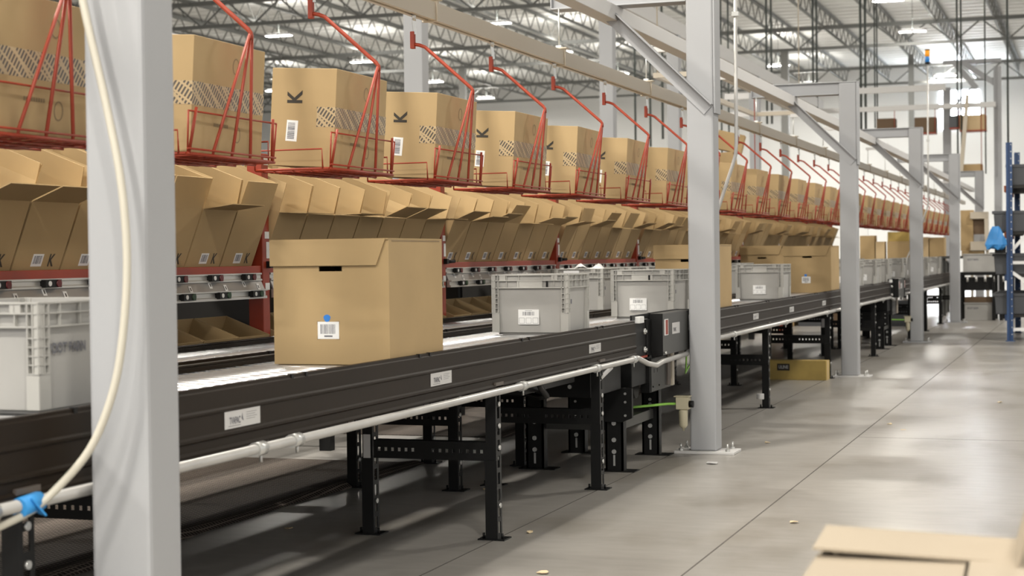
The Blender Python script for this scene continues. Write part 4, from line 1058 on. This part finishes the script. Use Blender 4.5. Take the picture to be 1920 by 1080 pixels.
for x, z, w, h, y, lb in ((-4.06, 2.56, .33, .26, 20.4, 'tan carton tilted above the hanging row right of the second grey post'), (-3.66, 2.76, .13, .10, 20.8, 'small dark open carton above the track right of the second grey post')):
    pass
o = MB().box(-.17, .17, 0, .3, 0, .24).build('hanging_carton', CARD, None, (-4.45, 21.2, 2.62), (0, R(14), R(8)), bevel=.003); tag(o, 'tan carton tilted above the hanging row right of the second grey post', 'box')
o = MB().box(-.15, .15, 0, .3, 0, .30).build('hanging_carton', CARD, None, (-4.50, 21.2, 2.30), (0, R(-6), R(4)), bevel=.003); tag(o, 'tan carton under the tilted carton right of the second grey post', 'box')
o = MB().box(-.35, .35, -.02, .5, 0, .03).box(-.33, -.32, 0, .01, -.0, 1.10).box(.32, .33, .4, .41, -.0, 1.10).build('wire_carrier', REDL, None, (-4.48, 21.1, 2.26)); tag(o, 'red tray behind the hanging row holding two tilted tan cartons', 'hanging carrier')
tag(MB().box(-4.86, -4.80, 19.0, 25.0, 3.36, 3.42).box(-4.17, -4.11, 19.0, 25.0, 3.36, 3.42).box(-4.80, -4.17, 19.002, 19.06, 3.362, 3.418).box(-4.80, -4.17, 24.94, 24.998, 3.362, 3.418).cyl((-4.83, 19.1, 3.42), (-4.83, 19.1, 10.47), .008, 6).cyl((-4.14, 24.9, 3.42), (-4.14, 24.9, 10.47), .008, 6).build('side_track', CREAM), 'pale rail loop above the tilted tan cartons past the second grey post', 'beam')
# tall portal in the back
o = empty('tall_portal', (0, 45.3, 0)); tag(o, 'tall pale steel portal with sloping arms far back at the right', 'steel frame')
for x0, x1, z in ((-3.76, -3.56, 5.60), (-2.47, -2.28, 6.1)): MB().box(x0, x1, 0, .18, 0, z).build('post', GREY, o)
MB().bar((-3.26, .05, 6.25), (-2.38, .05, 5.62), .05, .14).bar((-3.5, .05, 6.3), (-2.9, .05, 5.55), .05, .14).box(-3.76, -2.28, .06, .16, 6.22, 6.32).bar((-3.0, .1, 5.6), (-3.6, .1, 5.0), .03, .05).build('sloping_arm', GREY, o)
# hanging dark rods
for x, y, z0, z1, r_ in ((-8.35, 45, 4.8, 10.47, .03), (-8.22, 45, 4.8, 10.47, .03), (-7.10, 45, 4.8, 10.47, .03), (-7.0, 45, 4.8, 10.47, .03), (-5.84, 45, 4.4, 10.47, .035), (-5.72, 45, 4.4, 10.47, .035), (-5.5, 45.2, 4.6, 10.47, .02), (-5.44, 45.2, 4.6, 10.47, .02),
                      (-3.36, 45, 3.6, 10.47, .025), (-3.26, 45, 3.6, 10.47, .025), (-2.66, 45, 3.3, 10.47, .02), (-2.10, 45, 3.5, 10.47, .03), (-12.03, 45, 4.3, 10.47, .03), (-11.25, 45, 4.5, 10.47, .035), (-11.6, 45, 4.3, 10.47, .03), (-9.6, 45, 3, 10.47, .025), (-9.4, 45, 3, 10.47, .025)):
    o = MB().cyl((x, y, z0), (x, y, z1), r_, 6).build('hanging_rod', RODM); tag(o, 'dark vertical hanger rod coming down from the roof at the back of the hall', 'rod', 'dark hanger rods at the back')
# far white mezzanine and screens seen low behind the rack
o = MB().box(-30, -7.6, 60, 60.3, 0, 3.2).build('partition', WALLM); tag(o, 'long white partition low at the back of the hall', 'partition')
